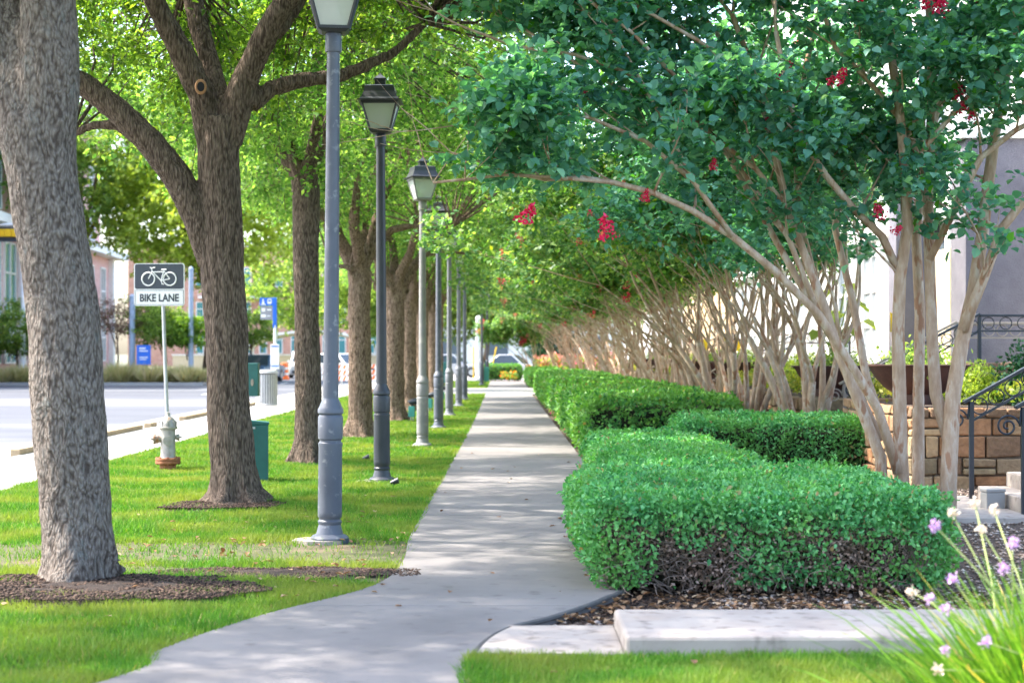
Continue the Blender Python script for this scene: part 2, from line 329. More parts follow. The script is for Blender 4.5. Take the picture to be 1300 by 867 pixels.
def np_mesh(name, V, Fc, smooth=False):
    me = bpy.data.meshes.new(name)
    V = np.ascontiguousarray(V, dtype=np.float32); Fc = np.ascontiguousarray(Fc, dtype=np.int32)
    me.vertices.add(len(V)); me.vertices.foreach_set('co', V.ravel())
    k = Fc.shape[1]
    me.loops.add(Fc.size); me.loops.foreach_set('vertex_index', Fc.ravel())
    me.polygons.add(len(Fc)); me.polygons.foreach_set('loop_start', np.arange(0, Fc.size, k, dtype=np.int32))
    if smooth: me.polygons.foreach_set('use_smooth', np.ones(len(Fc), dtype=bool))
    me.update(calc_edges=True)
    return me
def np_obj(name, me, mat, parent=None):
    o = bpy.data.objects.new(name, me); COL.objects.link(o)
    me.materials.append(M[mat] if isinstance(mat, str) else mat)
    if parent: o.parent = parent
    return o
def tag(o, label=None, cat=None, group=None, kind=None):
    if label: o['label'] = label
    if cat: o['category'] = cat
    if group: o['group'] = group
    if kind: o['kind'] = kind
    return o
def thing(name, label, cat, loc=(0, 0, 0), rz=0, group=None):
    o = bpy.data.objects.new(name, None); COL.objects.link(o)
    o.location = loc; o.rotation_euler = (0, 0, rz)
    return tag(o, label, cat, group)
def copy_tree(root, loc, rz=0, label=None, scale=None):
    def cp(o, parent=None):
        c = o.copy(); COL.objects.link(c); c.parent = parent
        for ch in o.children: cp(ch, c)
        return c
    r = cp(root); r.location = loc; r.rotation_euler = (0, 0, rz)
    if label: r['label'] = label
    if scale: r.scale = scale
    return r
def unit(v): return v / np.maximum(np.linalg.norm(v, axis=1, keepdims=True), 1e-9)
def leaves_mesh(name, C, D, Nn, L, W, fine=True, droop=0.0):
    """leaf blades: base C, direction D (unit), face normal Nn, length L, half width W"""
    n = len(C); L = np.broadcast_to(L, n)[:, None]; W = np.broadcast_to(W, n)[:, None]
    D = unit(D); S = unit(np.cross(D, Nn)); U = np.cross(S, D)
    tip = C + D * L - U * L * 0.12
    if fine:
        up = U * W * 0.35
        V = np.stack([C, C + D * L * .3 + S * W + up, C + D * L * .68 + S * W * .85 + up, tip,
                      C + D * L * .68 - S * W * .85 + up, C + D * L * .3 - S * W + up], axis=1).reshape(-1, 3)
        b = (np.arange(n) * 6)[:, None]
        Fc = np.concatenate([b + [0, 1, 2, 3], b + [0, 3, 4, 5]], axis=1).reshape(-1, 4)
    else:
        V = np.stack([C, C + D * L * .45 + S * W, tip, C + D * L * .45 - S * W], axis=1).reshape(-1, 3)
        Fc = (np.arange(n) * 4)[:, None] + np.array([0, 1, 2, 3])
    return np_mesh(name, V, Fc)
def rdir(n, rng=None):
    v = (rng or RNG).normal(size=(n, 3)); return unit(v)
def sn(p, s=1.0, seed=0.0):
    """cheap smooth noise in about -1..1 (numpy)"""
    x, y, z = p[:, 0] * s + seed, p[:, 1] * s - seed * 1.7, p[:, 2] * s + seed * 0.6
    return (np.sin(1.7 * x + 2.1 * y + 0.6 * np.sin(2.3 * z)) + np.sin(2.9 * y - 1.3 * z + 1.1 * np.sin(1.9 * x)) + np.sin(2.2 * z + 1.9 * x + np.sin(2.7 * y))) / 3
def text_mesh(s, size, name):
    cu = bpy.data.curves.new(name, 'FONT'); cu.body = s; cu.size = size; cu.align_x = 'CENTER'; cu.align_y = 'CENTER'; cu.extrude = 0.002; cu.offset = size * 0.028
    o = bpy.data.objects.new(name, cu); COL.objects.link(o)
    bpy.context.view_layer.update()
    me = bpy.data.meshes.new_from_object(o.evaluated_get(bpy.context.evaluated_depsgraph_get()))
    bpy.data.objects.remove(o); bpy.data.curves.remove(cu)
    return me
# ------------------------------------------------------------------ setting: ground, path, road
def crom(pts, k=6):
    out = []
    for i in range(len(pts) - 1):
        p0, p1, p2, p3 = pts[max(i - 1, 0)], pts[i], pts[i + 1], pts[min(i + 2, len(pts) - 1)]
        for j in range(k):
            t = j / k
            out.append(tuple(0.5 * ((2 * b) + (-a + c) * t + (2 * a - 5 * b + 4 * c - d) * t * t + (-a + 3 * b - 3 * c + d) * t ** 3) for a, b, c, d in zip(p0, p1, p2, p3)))
    out.append(tuple(pts[-1])); return out
LEFT = crom([(-4.6, 1.0), (-3.3, 5.0), (-1.86, 8.0), (-1.78, 8.8), (-1.42, 9.97), (-0.86, 11.25), (-0.74, 12.6), (-0.78, 14.35), (-0.76, 19.0), (-0.70, 30.0), (-0.67, 45.0), (-0.67, 64.0)])
RIGHT = crom([(-0.2, 1.0), (-0.2, 5.0), (-0.18, 8.0), (-0.14, 8.9), (0.02, 9.54), (0.28, 9.97), (0.62, 10.7), (0.85, 11.5), (0.98, 14.0), (1.13, 23.0), (1.10, 40.0), (1.06, 64.0)])
lx = np.array([p[0] for p in LEFT]); ly = np.array([p[1] for p in LEFT]); rx = np.array([p[0] for p in RIGHT]); ry = np.array([p[1] for p in RIGHT])
def slab(name, poly, z0, z1, mat, kind='structure'):
    m = MB(); m.prism(poly, z0, z1); o = m.build(name, mat); o['kind'] = kind; return o
m = MB(); m.add([(-900, -60, -.16), (900, -60, -.16), (900, 1500, -.16), (-900, 1500, -.16)], [(0, 1, 2, 3)])
m.build('ground', 'soil')['kind'] = 'structure'
bpy.data.objects['ground'].data.materials[0] = M['far_ground'] = surf_mat('far_ground', [(0.3, (0.10, 0.12, 0.06)), (0.7, (0.20, 0.19, 0.14))], scale=0.2, rough=0.95)
slab('lawn', [(-5.6, 1.0)] + LEFT + [(-0.67, 64.0), (-5.6, 64.0)], -.15, 0.0, 'lawn')
slab('sidewalk', LEFT + RIGHT[::-1], -.15, 0.02, 'path')
# front right lawn and planting bed
slab('front_lawn', [p for p in RIGHT if p[1] < 8.63] + [(-0.165, 8.63), (6, 8.63), (6, 1.0)], -.15, 0.0, 'lawn')
slab('planting_bed', [p for p in RIGHT if p[1] > 9.62] + [(1.06, 64), (9.2, 64), (9.2, 8.66), (3.6, 8.66), (3.6, 9.6), (0.06, 9.6)], -.15, -.035, 'soil')
# cross walk at the far end, pavement by the road, road
slab('cross_walk', [(-2.3, 64.02), (9, 64.02), (9, 74.5), (-3.2, 74.5)], -.15, 0.018, 'pavement')
slab('leaf_litter_bed', [(-5.6, 64.02), (-2.31, 64.02), (-3.21, 74.5), (-5.6, 74.5)], -.15, 0.004, 'soil')
slab('far_lawn', [(-3.2, 74.52), (-0.72, 74.52), (-0.72, 96), (-5.6, 96), (-5.6, 74.52)], -.15, 0.0, 'lawn')
slab('far_walk', [(-0.70, 74.52), (1.1, 74.52), (1.1, 92), (-0.70, 92)], -.15, 0.014, 'path')
slab('far_bed', [(1.12, 74.52), (9, 74.52), (9, 96), (-0.7, 96), (-0.7, 92.02), (1.12, 92.02)], -.15, 0.0, 'soil')
slab('street_sidewalk', [(-7.3, 1), (-5.62, 1), (-5.62, 160), (-7.3, 160)], -.15, 0.01, 'pavement')
slab('road_gutter', [(-8.7, 1), (-7.32, 1), (-7.32, 160), (-8.7, 160)], -.15, -0.10, 'pavement')
slab('road', [(-70, 1), (-8.72, 1), (-8.72, 330), (-15.2, 330), (-15.2, 86.4), (-70, 86.4)], -.155, -0.11, 'asphalt')
slab('parking_lot', [(-5.6, 96.5), (30, 96.5), (30, 128), (-5.6, 128)], -.155, -0.05, 'pavement')
slab('far_verge', [(-70, 86.75), (-15.5, 86.75), (-15.5, 200), (-70, 200)], -.15, 0.03, 'lawn')
slab('far_kerb', [(-70, 86.42), (-15.22, 86.42), (-15.22, 200), (-15.48, 200), (-15.48, 86.73), (-70, 86.73)], -.15, 0.05, 'pavement')
# lane lines
m = MB()
for k in range(10): m.bbox(-12.05, -11.93, 8 + k * 12, 11 + k * 12, -.109, -.104)
o = m.build('lane_marking', 'paint_white'); o['kind'] = 'structure'
# transverse joints of the path, and the dark joint along its curved edge
m = MB()
for Y in (10.35, 13.2, 16.1, 19.0, 22.0, 25, 28, 31, 34, 37, 40, 44, 48, 52, 56, 60):
    a = float(np.interp(Y, ly, lx)); b = float(np.interp(Y, ry, rx)); m.bbox(a, b, Y - .006, Y + .006, .0195, .0222)
o = m.build('sidewalk_joint', surf_mat('jointm', [(0.3, (0.2, 0.185, 0.18)), (0.7, (0.26, 0.24, 0.235))])); o['kind'] = 'structure'
m = MB(); seg = [p for p in RIGHT if 7.0 < p[1] < 11.6]
m.tube([(p[0] + .012, p[1], 0.008) for p in seg], 0.016, n=6); o = m.build('edge_joint', 'joint'); o['kind'] = 'structure'
# raised kerb and lower slab at the front right
def box_thing(name, label, cat, b, mat, bevel=.012, group=None):
    m = MB(); m.bbox(*b); o = m.build(name, mat, bevel=bevel); return tag(o, label, cat, group)
box_thing('concrete_kerb', 'long raised concrete kerb in front of the nearest hedge', 'kerb', (0.62, 3.55, 8.65, 9.58, -.12, 0.115), 'kerb_concrete', .02)
slab('lower_slab', [(p[0] + .03, p[1]) for p in RIGHT if 8.66 < p[1] < 9.55] + [(0.03, 9.57), (0.615, 9.57), (0.615, 8.66)], -.12, 0.025, 'kerb_concrete')
# tan kerb stones along the street
for i, (y0, y1, lab) in enumerate([(25.8, 34.6, 'long tan kerb stone by the street behind the nearest oak trunk'), (35.4, 36.0, 'short tan kerb stub between two longer kerb stones'),
                                   (39.2, 52.0, 'tan kerb stone by the street beside the fire hydrant and sign pole')]):
    t0, t1 = -7.46, -7.30
    box_thing('kerb_stone', lab, 'kerb', (t0, t1, y0, y1, -.09, .10), 'tan_kerb', .02, group='kerb stones along the street')

# ------------------------------------------------------------------ grass, mulch, pebbles
def lawn_points(n, x0, x1, y0, y1):
    p = np.stack([RNG.uniform(x0, x1, n), RNG.uniform(y0, y1, n)], 1)
    keep = p[:, 0] < np.interp(p[:, 1], ly, lx) + 0.015
    return p[keep]
MUL = [(-2.62, 11.0, 1.15, 0.62), (-1.45, 11.95, 1.0, 0.30), (-2.75, 17.0, 0.62, 0.42), (-3.15, 16.6, .5, .14), (-2.72, 23.8, .42, .3), (-2.63, 31.1, .5, .4), (-2.45, 38.4, .5, .4), (-2.5, 45.5, .5, .5)]
def mulch_w(p):
    w = np.zeros(len(p))
    for cx, cy, a, b in MUL:
        q = ((p[:, 0] - cx) / a) ** 2 + ((p[:, 1] - cy) / b) ** 2
        w = np.maximum(w, 1.15 - q + .45 * sn(np.concatenate([p, np.zeros((len(p), 1))], 1), 4.5, cx))
    return w
def blades(p, h, w):
    n = len(p); P3 = np.concatenate([p, np.zeros((n, 1))], 1)
    a = RNG.uniform(0, 2 * np.pi, n); s = np.stack([np.cos(a), np.sin(a), 0 * a], 1)
    hh = h * RNG.uniform(.5, 1.25, n) * (1 + .45 * sn(P3, 2.2, 3))
    lean = RNG.normal(size=(n, 3)) * (hh * .45)[:, None]; lean[:, 2] = hh
    ww = w * RNG.uniform(.6, 1.3, n)
    return np.stack([P3 - s * ww[:, None], P3 + s * ww[:, None], P3 + lean], 1).reshape(-1, 3)
allv = []
for n, x0, x1, y0, y1, h, w in [(330000, -4.6, -.6, 6.8, 14.5, .050, .0045), (300000, -5.6, -.6, 14.5, 25, .058, .0065), (160000, -5.6, -.6, 25, 42, .06, .012), (50000, -5.6, -.6, 42, 64, .06, .02)]:
    p = lawn_points(n, x0, x1, y0, y1)
    P3 = np.concatenate([p, np.zeros((len(p), 1))], 1)
    mw = mulch_w(p)
    bare = sn(P3 * [.6, 1.4, 1], 1.6, 11) + .5 * sn(P3, 5.1, 4)
    th = 1.25 - 2.7 * np.exp(-((p[:, 1] - 13.2) / .75) ** 2) - 1.5 * np.exp(-((p[:, 1] - 11.6 + .2 * p[:, 0]) / .35) ** 2) - .7 * np.exp(-((p[:, 0] + 1.2) / .6) ** 2 - ((p[:, 1] - 13.2) / .9) ** 2) - 1.3 * np.exp(-((p[:, 1] - 23.3) / .35) ** 2) - 1.2 * np.exp(-((p[:, 1] - 29.6) / .5) ** 2) - .6 * np.exp(-((np.interp(p[:, 1], ly, lx) - p[:, 0]) / .12))
    keep = (mw < RNG.uniform(-.5, .95, len(p))) & (RNG.uniform(0, 1, len(p)) > .955 / (1 + np.exp(-(bare - th) * 4)))
    allv.append(blades(p[keep], h, w))
V = np.concatenate(allv); me = np_mesh('grass', V, np.arange(len(V)).reshape(-1, 3)); o = np_obj('grass', me, 'grass')
tag(o, 'bright green grass blades on the long tree lawn', 'grass', kind='stuff')
p = np.stack([RNG.uniform(-.22, 4.6, 240000), RNG.uniform(5.6, 8.63, 240000)], 1)
p = p[p[:, 0] > np.interp(p[:, 1], ry, rx) - .02]
V = blades(p, .055, .0045); me = np_mesh('front_grass', V, np.arange(len(V)).reshape(-1, 3)); o = np_obj('front_grass', me, 'grass')
tag(o, 'sunlit grass blades in front of the concrete kerb', 'grass', kind='stuff')
p = np.stack([RNG.uniform(-3.4, -.72, 25000), RNG.uniform(74.5, 92, 25000)], 1)
V = blades(p, .06, .03); o = np_obj('far_grass', np_mesh('far_grass', V, np.arange(len(V)).reshape(-1, 3)), 'grass')
tag(o, 'small patch of grass beyond the cross walk', 'grass', kind='stuff')

def mound(name, cx, cy, a, b, h, mat, seed):
    n = 40; vs = []; fs = []
    for i in range(n + 1):
        for j in range(n + 1):
            u = -1 + 2 * i / n; v = -1 + 2 * j / n
            q = math.sqrt(u * u + v * v)
            z = h * max(0, 1 - q) ** .7 + .018 * mnoise.noise(Vector((u * a * 9, v * b * 9, seed))) + .012 * mnoise.noise(Vector((u * a * 25, v * b * 25, seed)))
            if q > .98 + .55 * mnoise.noise(Vector((u * 2.6, v * 2.6, seed * 3))): z = -.05
            vs.append((cx + u * a * 1.1, cy + v * b * 1.1, z + .004))
    for i in range(n):
        for j in range(n):
            k = i * (n + 1) + j; fs.append((k, k + n + 1, k + n + 2, k + 1))
    m = MB(); m.add(vs, fs); o = m.build(name, mat, smooth=True); o['kind'] = 'stuff'; o['label'] = 'dark mulch heaped on the ground around a tree'; o['category'] = 'mulch'; return o
labs = ['dark mulch spread around the nearest oak trunk', 'thin tongue of dark mulch running from the nearest oak towards the path', 'dark soil around the forked oak with the cut limb', 'thin streak of dark soil left of the forked oak base']
for i, (cx, cy, a, b) in enumerate(MUL[:4]):
    mound('mulch', cx, cy, a, b, .055 if i % 2 == 0 else .02, 'mulch', i + 1.3)['label'] = labs[i]
def chips(name, pts, size, mat, label, cat, flat=.5):
    """small irregular solids (tetrahedra-like stones)"""
    n = len(pts); s = size * RNG.uniform(.5, 1.4, n)
    ico = np.array([(0, 0, 1), (.9, 0, .3), (.28, .85, .35), (-.72, .52, .3), (-.72, -.52, .35), (.28, -.85, .3), (0, 0, -.6)])
    fcs = np.array([(0, 1, 2), (0, 2, 3), (0, 3, 4), (0, 4, 5), (0, 5, 1), (6, 2, 1), (6, 3, 2), (6, 4, 3), (6, 5, 4), (6, 1, 5)])
    a = RNG.uniform(0, 2 * np.pi, n)
    V = ico[None] * RNG.uniform(.6, 1.3, (n, 7, 3)); V = V * np.stack([np.ones(n), RNG.uniform(.5, 1, n), RNG.uniform(.3, flat + .2, n)], 1)[:, None, :]
    ca, sa = np.cos(a)[:, None], np.sin(a)[:, None]
    V = np.stack([V[..., 0] * ca - V[..., 1] * sa, V[..., 0] * sa + V[..., 1] * ca, V[..., 2]], -1) * s[:, None, None] + pts[:, None, :]
    Fc = (np.arange(n) * 7)[:, None, None] + fcs[None]
    o = np_obj(name, np_mesh(name, V.reshape(-1, 3), Fc.reshape(-1, 3)), mat)
    return tag(o, label, cat, kind='stuff')
def rpts(n, x0, x1, y0, y1, z): return np.stack([RNG.uniform(x0, x1, n), RNG.uniform(y0, y1, n), np.full(n, z)], 1)
q = rpts(20000, .1, 6.2, 9.62, 20, -.03); q = q[(q[:, 0] > np.interp(q[:, 1], ry, rx) + .03) & (sn(q, 1.1, 5) + q[:, 0] * .5 > .3)]
chips('gravel', q, .022, 'pebble', 'mixed tan and grey pebbles in the bed around the nearest hedge', 'gravel')
q = rpts(5200, -.1, 3.2, 9.62, 11.3, -.03); q = q[q[:, 0] > np.interp(q[:, 1], ry, rx) + .02]
chips('bark_chips', q, .016, 'mulch_chip', 'dark bark chips between kerb and nearest hedge', 'mulch')
q = np.concatenate([rpts(int(9000 * a), cx - a, cx + a, cy - b, cy + b, .045 if b > .4 else .015) for cx, cy, a, b in MUL[:4]]); q = q[mulch_w(q[:, :2]) > .2]
chips('mulch_chips', q, .015, 'mulch_chip', 'loose dark wood chips on the mulch under the oaks', 'mulch')
# fallen leaves on lawn, path and bed
n = 420; q = np.concatenate([rpts(80, -3.5, 1.0, 7.5, 26, .03), rpts(120, -3.0, -.8, 10.5, 16, .035), rpts(500, -4.5, -1.6, 52, 64, .03), rpts(1500, -5.4, -2.4, 58, 74, .03), rpts(700, .2, 3.2, 9.8, 11.2, .0)])
o = np_obj('fallen_leaves', leaves_mesh('fallen_leaves', q, rdir(len(q)) * [1, 1, .2], np.tile([0.1, .1, 1.], (len(q), 1)), RNG.uniform(.03, .07, len(q)), .018), 'dead_leaf')
tag(o, 'dry brown fallen leaves scattered on lawn and path', 'fallen leaves', kind='stuff')

# ------------------------------------------------------------------ oaks
def eval_mesh(o, name):
    bpy.context.view_layer.update()
    dg = bpy.context.evaluated_depsgraph_get()
    me = bpy.data.meshes.new_from_object(o.evaluated_get(dg)); me.name = name
    bpy.data.objects.remove(o)
    return me
def trunk_from(polys, voxel, amp, seed, name='trunk', flare=0.45, fine=True):
    """polys: list of (points, radii) with the tree base at the origin"""
    m = MB()
    for pts, rad in polys: m.tube(pts, rad, n=14)
    o = bpy.data.objects.new('tmp', m.mesh('tmp')); COL.objects.link(o)
    r = o.modifiers.new('r', 'REMESH'); r.mode = 'VOXEL'; r.voxel_size = voxel
    s = o.modifiers.new('s', 'SMOOTH'); s.factor = .5; s.iterations = 5
    me = eval_mesh(o, name)
    n = len(me.vertices); co = np.empty(n * 3, np.float32); me.vertices.foreach_get('co', co); co = co.reshape(-1, 3).astype(float)
    no = np.empty(n * 3, np.float32); me.vertices.foreach_get('normal', no); no = no.reshape(-1, 3)
    th = np.arctan2(co[:, 1], co[:, 0]); r0 = np.hypot(co[:, 0], co[:, 1])
    k = np.clip(1 - co[:, 2] / .55, 0, 1) ** 2
    lob = k * (0.10 * np.sin(5 * th + seed) + .07 * np.sin(8 * th + 2 * seed)) * flare
    d = np.array([mnoise.noise(Vector((x * 15, y * 15, z * 3.6 + seed))) + .5 * mnoise.noise(Vector((x * 38, y * 38, z * 14 + seed))) for x, y, z in co]) if fine else sn(co * [3, 3, .8], 4, seed)
    big = sn(co, 2.5, seed) * .012
    co += no * (d * amp + lob + big)[:, None]
    me.vertices.foreach_set('co', co.astype(np.float32).ravel())
    me.polygons.foreach_set('use_smooth', np.ones(len(me.polygons), dtype=bool)); me.update()
    return me
def crown_mesh(name, c, rad, ncl, per, size, seed, fine=True, zmin=None, twigs=None, avoid=None, clr=.42):
    rng = np.random.default_rng(seed)
    d = rdir(ncl, rng); rr = rng.uniform(.25, 1, ncl) ** .55
    C = d * rr[:, None] * rad
    C *= (1 + .22 * sn(d, 2.5, seed))[:, None]
    C[:, 2] = np.where(C[:, 2] < 0, C[:, 2] * .8, C[:, 2])
    C += c
    if zmin is not None: C = C[C[:, 2] > zmin + rng.uniform(-.5, .2, len(C))]
    if avoid is not None: C = C[~avoid(C)]
    n = len(C)
    tw = 7
    td = unit(rdir(n * tw, rng) * [1, 1, .6] + [0, 0, -.12]); tc = np.repeat(C, tw, 0)
    tl = clr * rng.uniform(.5, 1.5, n * tw)
    pl = per // tw
    t = rng.uniform(.15, 1, (n * tw, pl))
    base = tc[:, None] + td[:, None] * (t * tl[:, None])[..., None] + rng.normal(size=(n * tw, pl, 3)) * .045
    base = base.reshape(-1, 3); dd = unit(np.repeat(td, pl, 0) * .7 + rdir(len(base), rng))
    nn = unit(rdir(len(base), rng) * .8 + [0, 0, 1.0])
    L = size * rng.uniform(.65, 1.25, len(base))
    me = leaves_mesh(name, base, dd, nn, L, L * .24 if fine else L * .3, fine)
    if twigs is not None:
        for i in range(n):
            ci = Vector(C[i]); a = min(twigs[1], key=lambda q: (q - ci).length)
            mid = (a + ci) / 2 + Vector(rng.normal(size=3) * .12) + Vector((0, 0, .1))
            twigs[0].tube([a, mid, ci], [.022, .014, .005], n=4, cap=False)
            for j in range(3):
                e = ci + Vector(td[i * tw + j] * tl[i * tw + j]); twigs[0].tube([ci, e], [.005, .002], n=3, cap=False)
    return me
def W(px, py, Y, base):  # pixel at depth Y -> tree-local point
    return A(px, py, Y) - base
# ---- nearest oak
b1 = Vector((-2.58, 11.5, 0)); Y = 11.5
g = [(98, 760, 56), (99, 742, 56), (101, 715, 49), (97, 670, 44.5), (93, 600, 46), (88, 500, 46), (80, 400, 45.5), (67, 300, 44), (52, 210, 45), (45, 150, 50)]
pts = [W(x, y, Y, b1) for x, y, w in g]; rad = [w / 188.4 for x, y, w in g]
polys = [(pts, rad),
         ([W(45, 170, Y, b1), W(10, 90, Y + .1, b1), W(-30, 0, Y + .15, b1), W(-90, -140, Y + .3, b1), W(-230, -330, Y + .6, b1)], [.25, .21, .2, .17, .10]),
         ([W(55, 180, Y, b1), W(62, 100, Y - .05, b1), W(62, 30, Y - .05, b1), W(58, -60, Y - .1, b1), W(90, -200, Y - .3, b1), W(170, -400, Y - .8, b1)], [.22, .20, .19, .18, .14, .08]),
         ([W(25, 110, Y, b1), W(20, 20, Y + .2, b1), W(15, -100, Y + .7, b1), W(-20, -300, Y + 1.4, b1)], [.16, .2, .15, .07])]
tr1 = trunk_from(polys, .022, .013, 1.0)
t = thing('oak_tree', 'nearest oak at the left edge with thick grey lichen-flecked forked trunk', 'tree', b1, group='oaks along the lawn')
OAK1 = t; np_obj('trunk', tr1, 'bark_grey', t)
tw = (MB(), [polys[k][0][-1] for k in (1, 2, 3)] + [polys[k][0][-2] for k in (1, 2, 3)])
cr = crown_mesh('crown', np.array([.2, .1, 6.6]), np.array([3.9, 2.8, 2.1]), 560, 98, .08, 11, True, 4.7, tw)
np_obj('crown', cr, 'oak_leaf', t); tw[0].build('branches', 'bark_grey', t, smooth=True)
cr = crown_mesh('crown', np.array([-2.5, -2.4, 5.3]), np.array([1.6, 2.4, 1.0]), 220, 98, .08, 12, False, 4.2)  # extra leaf mass above the view, added to cast shade on the front path
np_obj('added_shade_leaves', cr, 'oak_leaf', t)
# ---- forked oak with the cut limb
b2 = Vector((-2.72, 17.4, 0)); Y = 17.4; sc = 124.5
g = [(300, 652, 52), (300, 638, 44), (299, 622, 33), (296, 590, 28.5), (291, 520, 27.5), (288, 430, 27), (283, 340, 27.5), (280, 260, 27), (278, 200, 27), (279, 150, 27)]
polys = [([W(x, y, Y, b2) for x, y, w in g], [w / sc for x, y, w in g]),
         ([W(270, 330, Y, b2), W(252, 280, Y - .05, b2), W(225, 225, Y - .1, b2), W(190, 180, Y - .15, b2), W(150, 140, Y - .2, b2), W(108, 108, Y - .25, b2), (W(40, 75, Y - .3, b2)), W(-60, 20, Y - .4, b2)], [.15, .155, .15, .14, .125, .11, .09, .06]),
         ([W(225, 225, Y, b2), W(185, 185, Y + .1, b2), W(150, 158, Y + .15, b2), W(115, 160, Y + .2, b2), W(90, 172, Y + .3, b2)], [.09, .085, .07, .05, .04]),
         ([W(268, 190, Y, b2), W(255, 120, Y - .1, b2), W(232, 70, Y - .15, b2), W(205, 20, Y - .2, b2), W(175, -50, Y - .3, b2), W(120, -180, Y - .5, b2)], [.14, .13, .125, .115, .10, .06]),
         ([W(282, 150, Y, b2), W(268, 85, Y + .15, b2), W(252, 30, Y + .25, b2), W(238, -30, Y + .35, b2), W(230, -160, Y + .8, b2)], [.13, .10, .095, .09, .05]),
         ([W(290, 180, Y, b2), W(308, 110, Y - .05, b2), W(330, 60, Y - .1, b2), W(352, 20, Y - .15, b2), W(385, -25, Y - .2, b2), W(450, -150, Y - .5, b2)], [.15, .14, .135, .125, .115, .06]),
         ([W(318, 132, Y, b2), W(345, 112, Y + .1, b2), W(385, 102, Y + .2, b2), W(430, 98, Y + .3, b2), W(468, 82, Y + .4, b2), W(499, 68, Y + .5, b2), W(540, 30, Y + .6, b2)], [.10, .085, .078, .072, .062, .05, .03]),
         ([W(350, 40, Y, b2), W(365, 20, Y + .2, b2), W(400, -40, Y + .5, b2), W(470, -130, Y + 1., b2)], [.1, .09, .08, .04])]
tr2 = trunk_from(polys, .020, .012, 5.0)
t = thing('oak_tree', 'forked brown oak with a cut limb scar and long side limbs', 'tree', b2, group='oaks along the lawn')
np_obj('trunk', tr2, 'bark_brown', t)
m = MB(); m.lathe([(.085, 0), (.10, .03), (.085, .055), (.065, .05)], n=16); so = m.build('cut_scar', plain('scar_rim', (0.38, 0.20, 0.10), .9), t, smooth=True)
m2 = MB(); m2.lathe([(.062, .05), (.06, .058)], n=14); s2 = m2.build('scar_hole', plain('scar_hole', (0.012, 0.012, 0.014), .9), so)
so.location = W(255, 111, Y - .30, b2); so.rotation_euler = (R(90), 0, R(8)); so.scale = (.6, .8, .6)
ends = [polys[k][0][-1] for k in range(1, 8)] + [polys[k][0][-2] for k in (1, 3, 4, 5, 6, 7)]
tw = (MB(), ends)
cr = crown_mesh('crown', np.array([-.1, -.4, 5.9]), np.array([4.2, 4.1, 2.3]), 760, 112, .078, 21, True, 4.0, tw, avoid=lambda q: ((q[:, 0] > .55) & (q[:, 2] < 5.15)) | ((q[:, 1] < .35) & (q[:, 2] < 5.75) & (q[:, 0] > -1.5) & (q[:, 0] < 1.6)))
np_obj('crown', cr, 'oak_leaf', t); tw[0].build('branches', 'bark_brown', t, smooth=True)
# ---- generic oaks, three builds shared by the row
def generic_oak(seed, mat, h0, lean, low_right, k0=1.0):
    rnd = random.Random(seed)
    base = [(0, 0, -.05), (0, 0, .08), (.0, 0, .35), (lean * .3, 0, 1.2), (lean * .7, 0, 2.0), (lean, 0, h0)]
    polys = [(base, [v * k0 for v in (.40, .34, .25, .225, .215, .24)])]
    for k in range(5):
        a = k * 2 * math.pi / 5 + rnd.uniform(-.4, .4); sp = rnd.uniform(.35, .75)
        p = Vector((lean, 0, h0 - .15)); d = Vector((math.cos(a) * sp, math.sin(a) * sp, 1)).normalized(); pts = [p.copy()]; r = [.14]
        for j in range(6):
            p = p + d * .55; d = (d + Vector((rnd.uniform(-.25, .25), rnd.uniform(-.25, .25), .05))).normalized(); pts.append(p.copy()); r.append(.14 - .018 * (j + 1))
        polys.append((pts, r))
    if low_right:
        polys.append(([Vector((lean, 0, h0 - .1)), Vector((lean + .25, 0, h0 + .35)), Vector((lean + .6, -.1, h0 + .75)), Vector((lean + 1.1, -.15, h0 + .85)), Vector((lean + 1.7, -.1, h0 + .8))], [.09, .08, .07, .055, .035]))
        polys.append(([Vector((lean - .05, -.1, h0 - .3)), Vector((lean - .15, -.25, h0 + .05)), Vector((lean - .5, -.25, h0 + .1))], [.06, .06, .03]))
    polys = [polys[0]] + [(p_, [v * (k0 if k0 > .9 else .72) for v in r_]) for p_, r_ in polys[1:]]
    trm = trunk_from(polys, .03, .012, seed * 1.7, fine=True)
    tw = (MB(), [Vector(q[0][-1]) for q in polys[1:]] + [Vector(q[0][-2]) for q in polys[1:]])
    cr = crown_mesh('crown', np.array([lean, 0, 5.7]), np.array([3.8, 2.8, 2.2]), 470, 98, .088, seed, False, 3.6, tw, clr=.5, avoid=lambda q: (q[:, 0] > .5) & (q[:, 2] < 4.55))
    return trm, cr, tw[0]
builds = []
for seed, mat, h0, lean, lr in [(31, 'bark_brown', 4.0, -.05, False), (42, 'bark_tan', 3.05, -.02, True), (53, 'bark_tan', 3.0, .02, True)]:
    trm, cr, tw = generic_oak(seed, mat, h0, lean, lr, .82 if seed == 31 else .95)
    t = bpy.data.objects.new('oak_tree', None); COL.objects.link(t); t['category'] = 'tree'; t['group'] = 'oaks along the lawn'
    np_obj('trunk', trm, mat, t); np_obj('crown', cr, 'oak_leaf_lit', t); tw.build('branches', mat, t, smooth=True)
    builds.append(t)
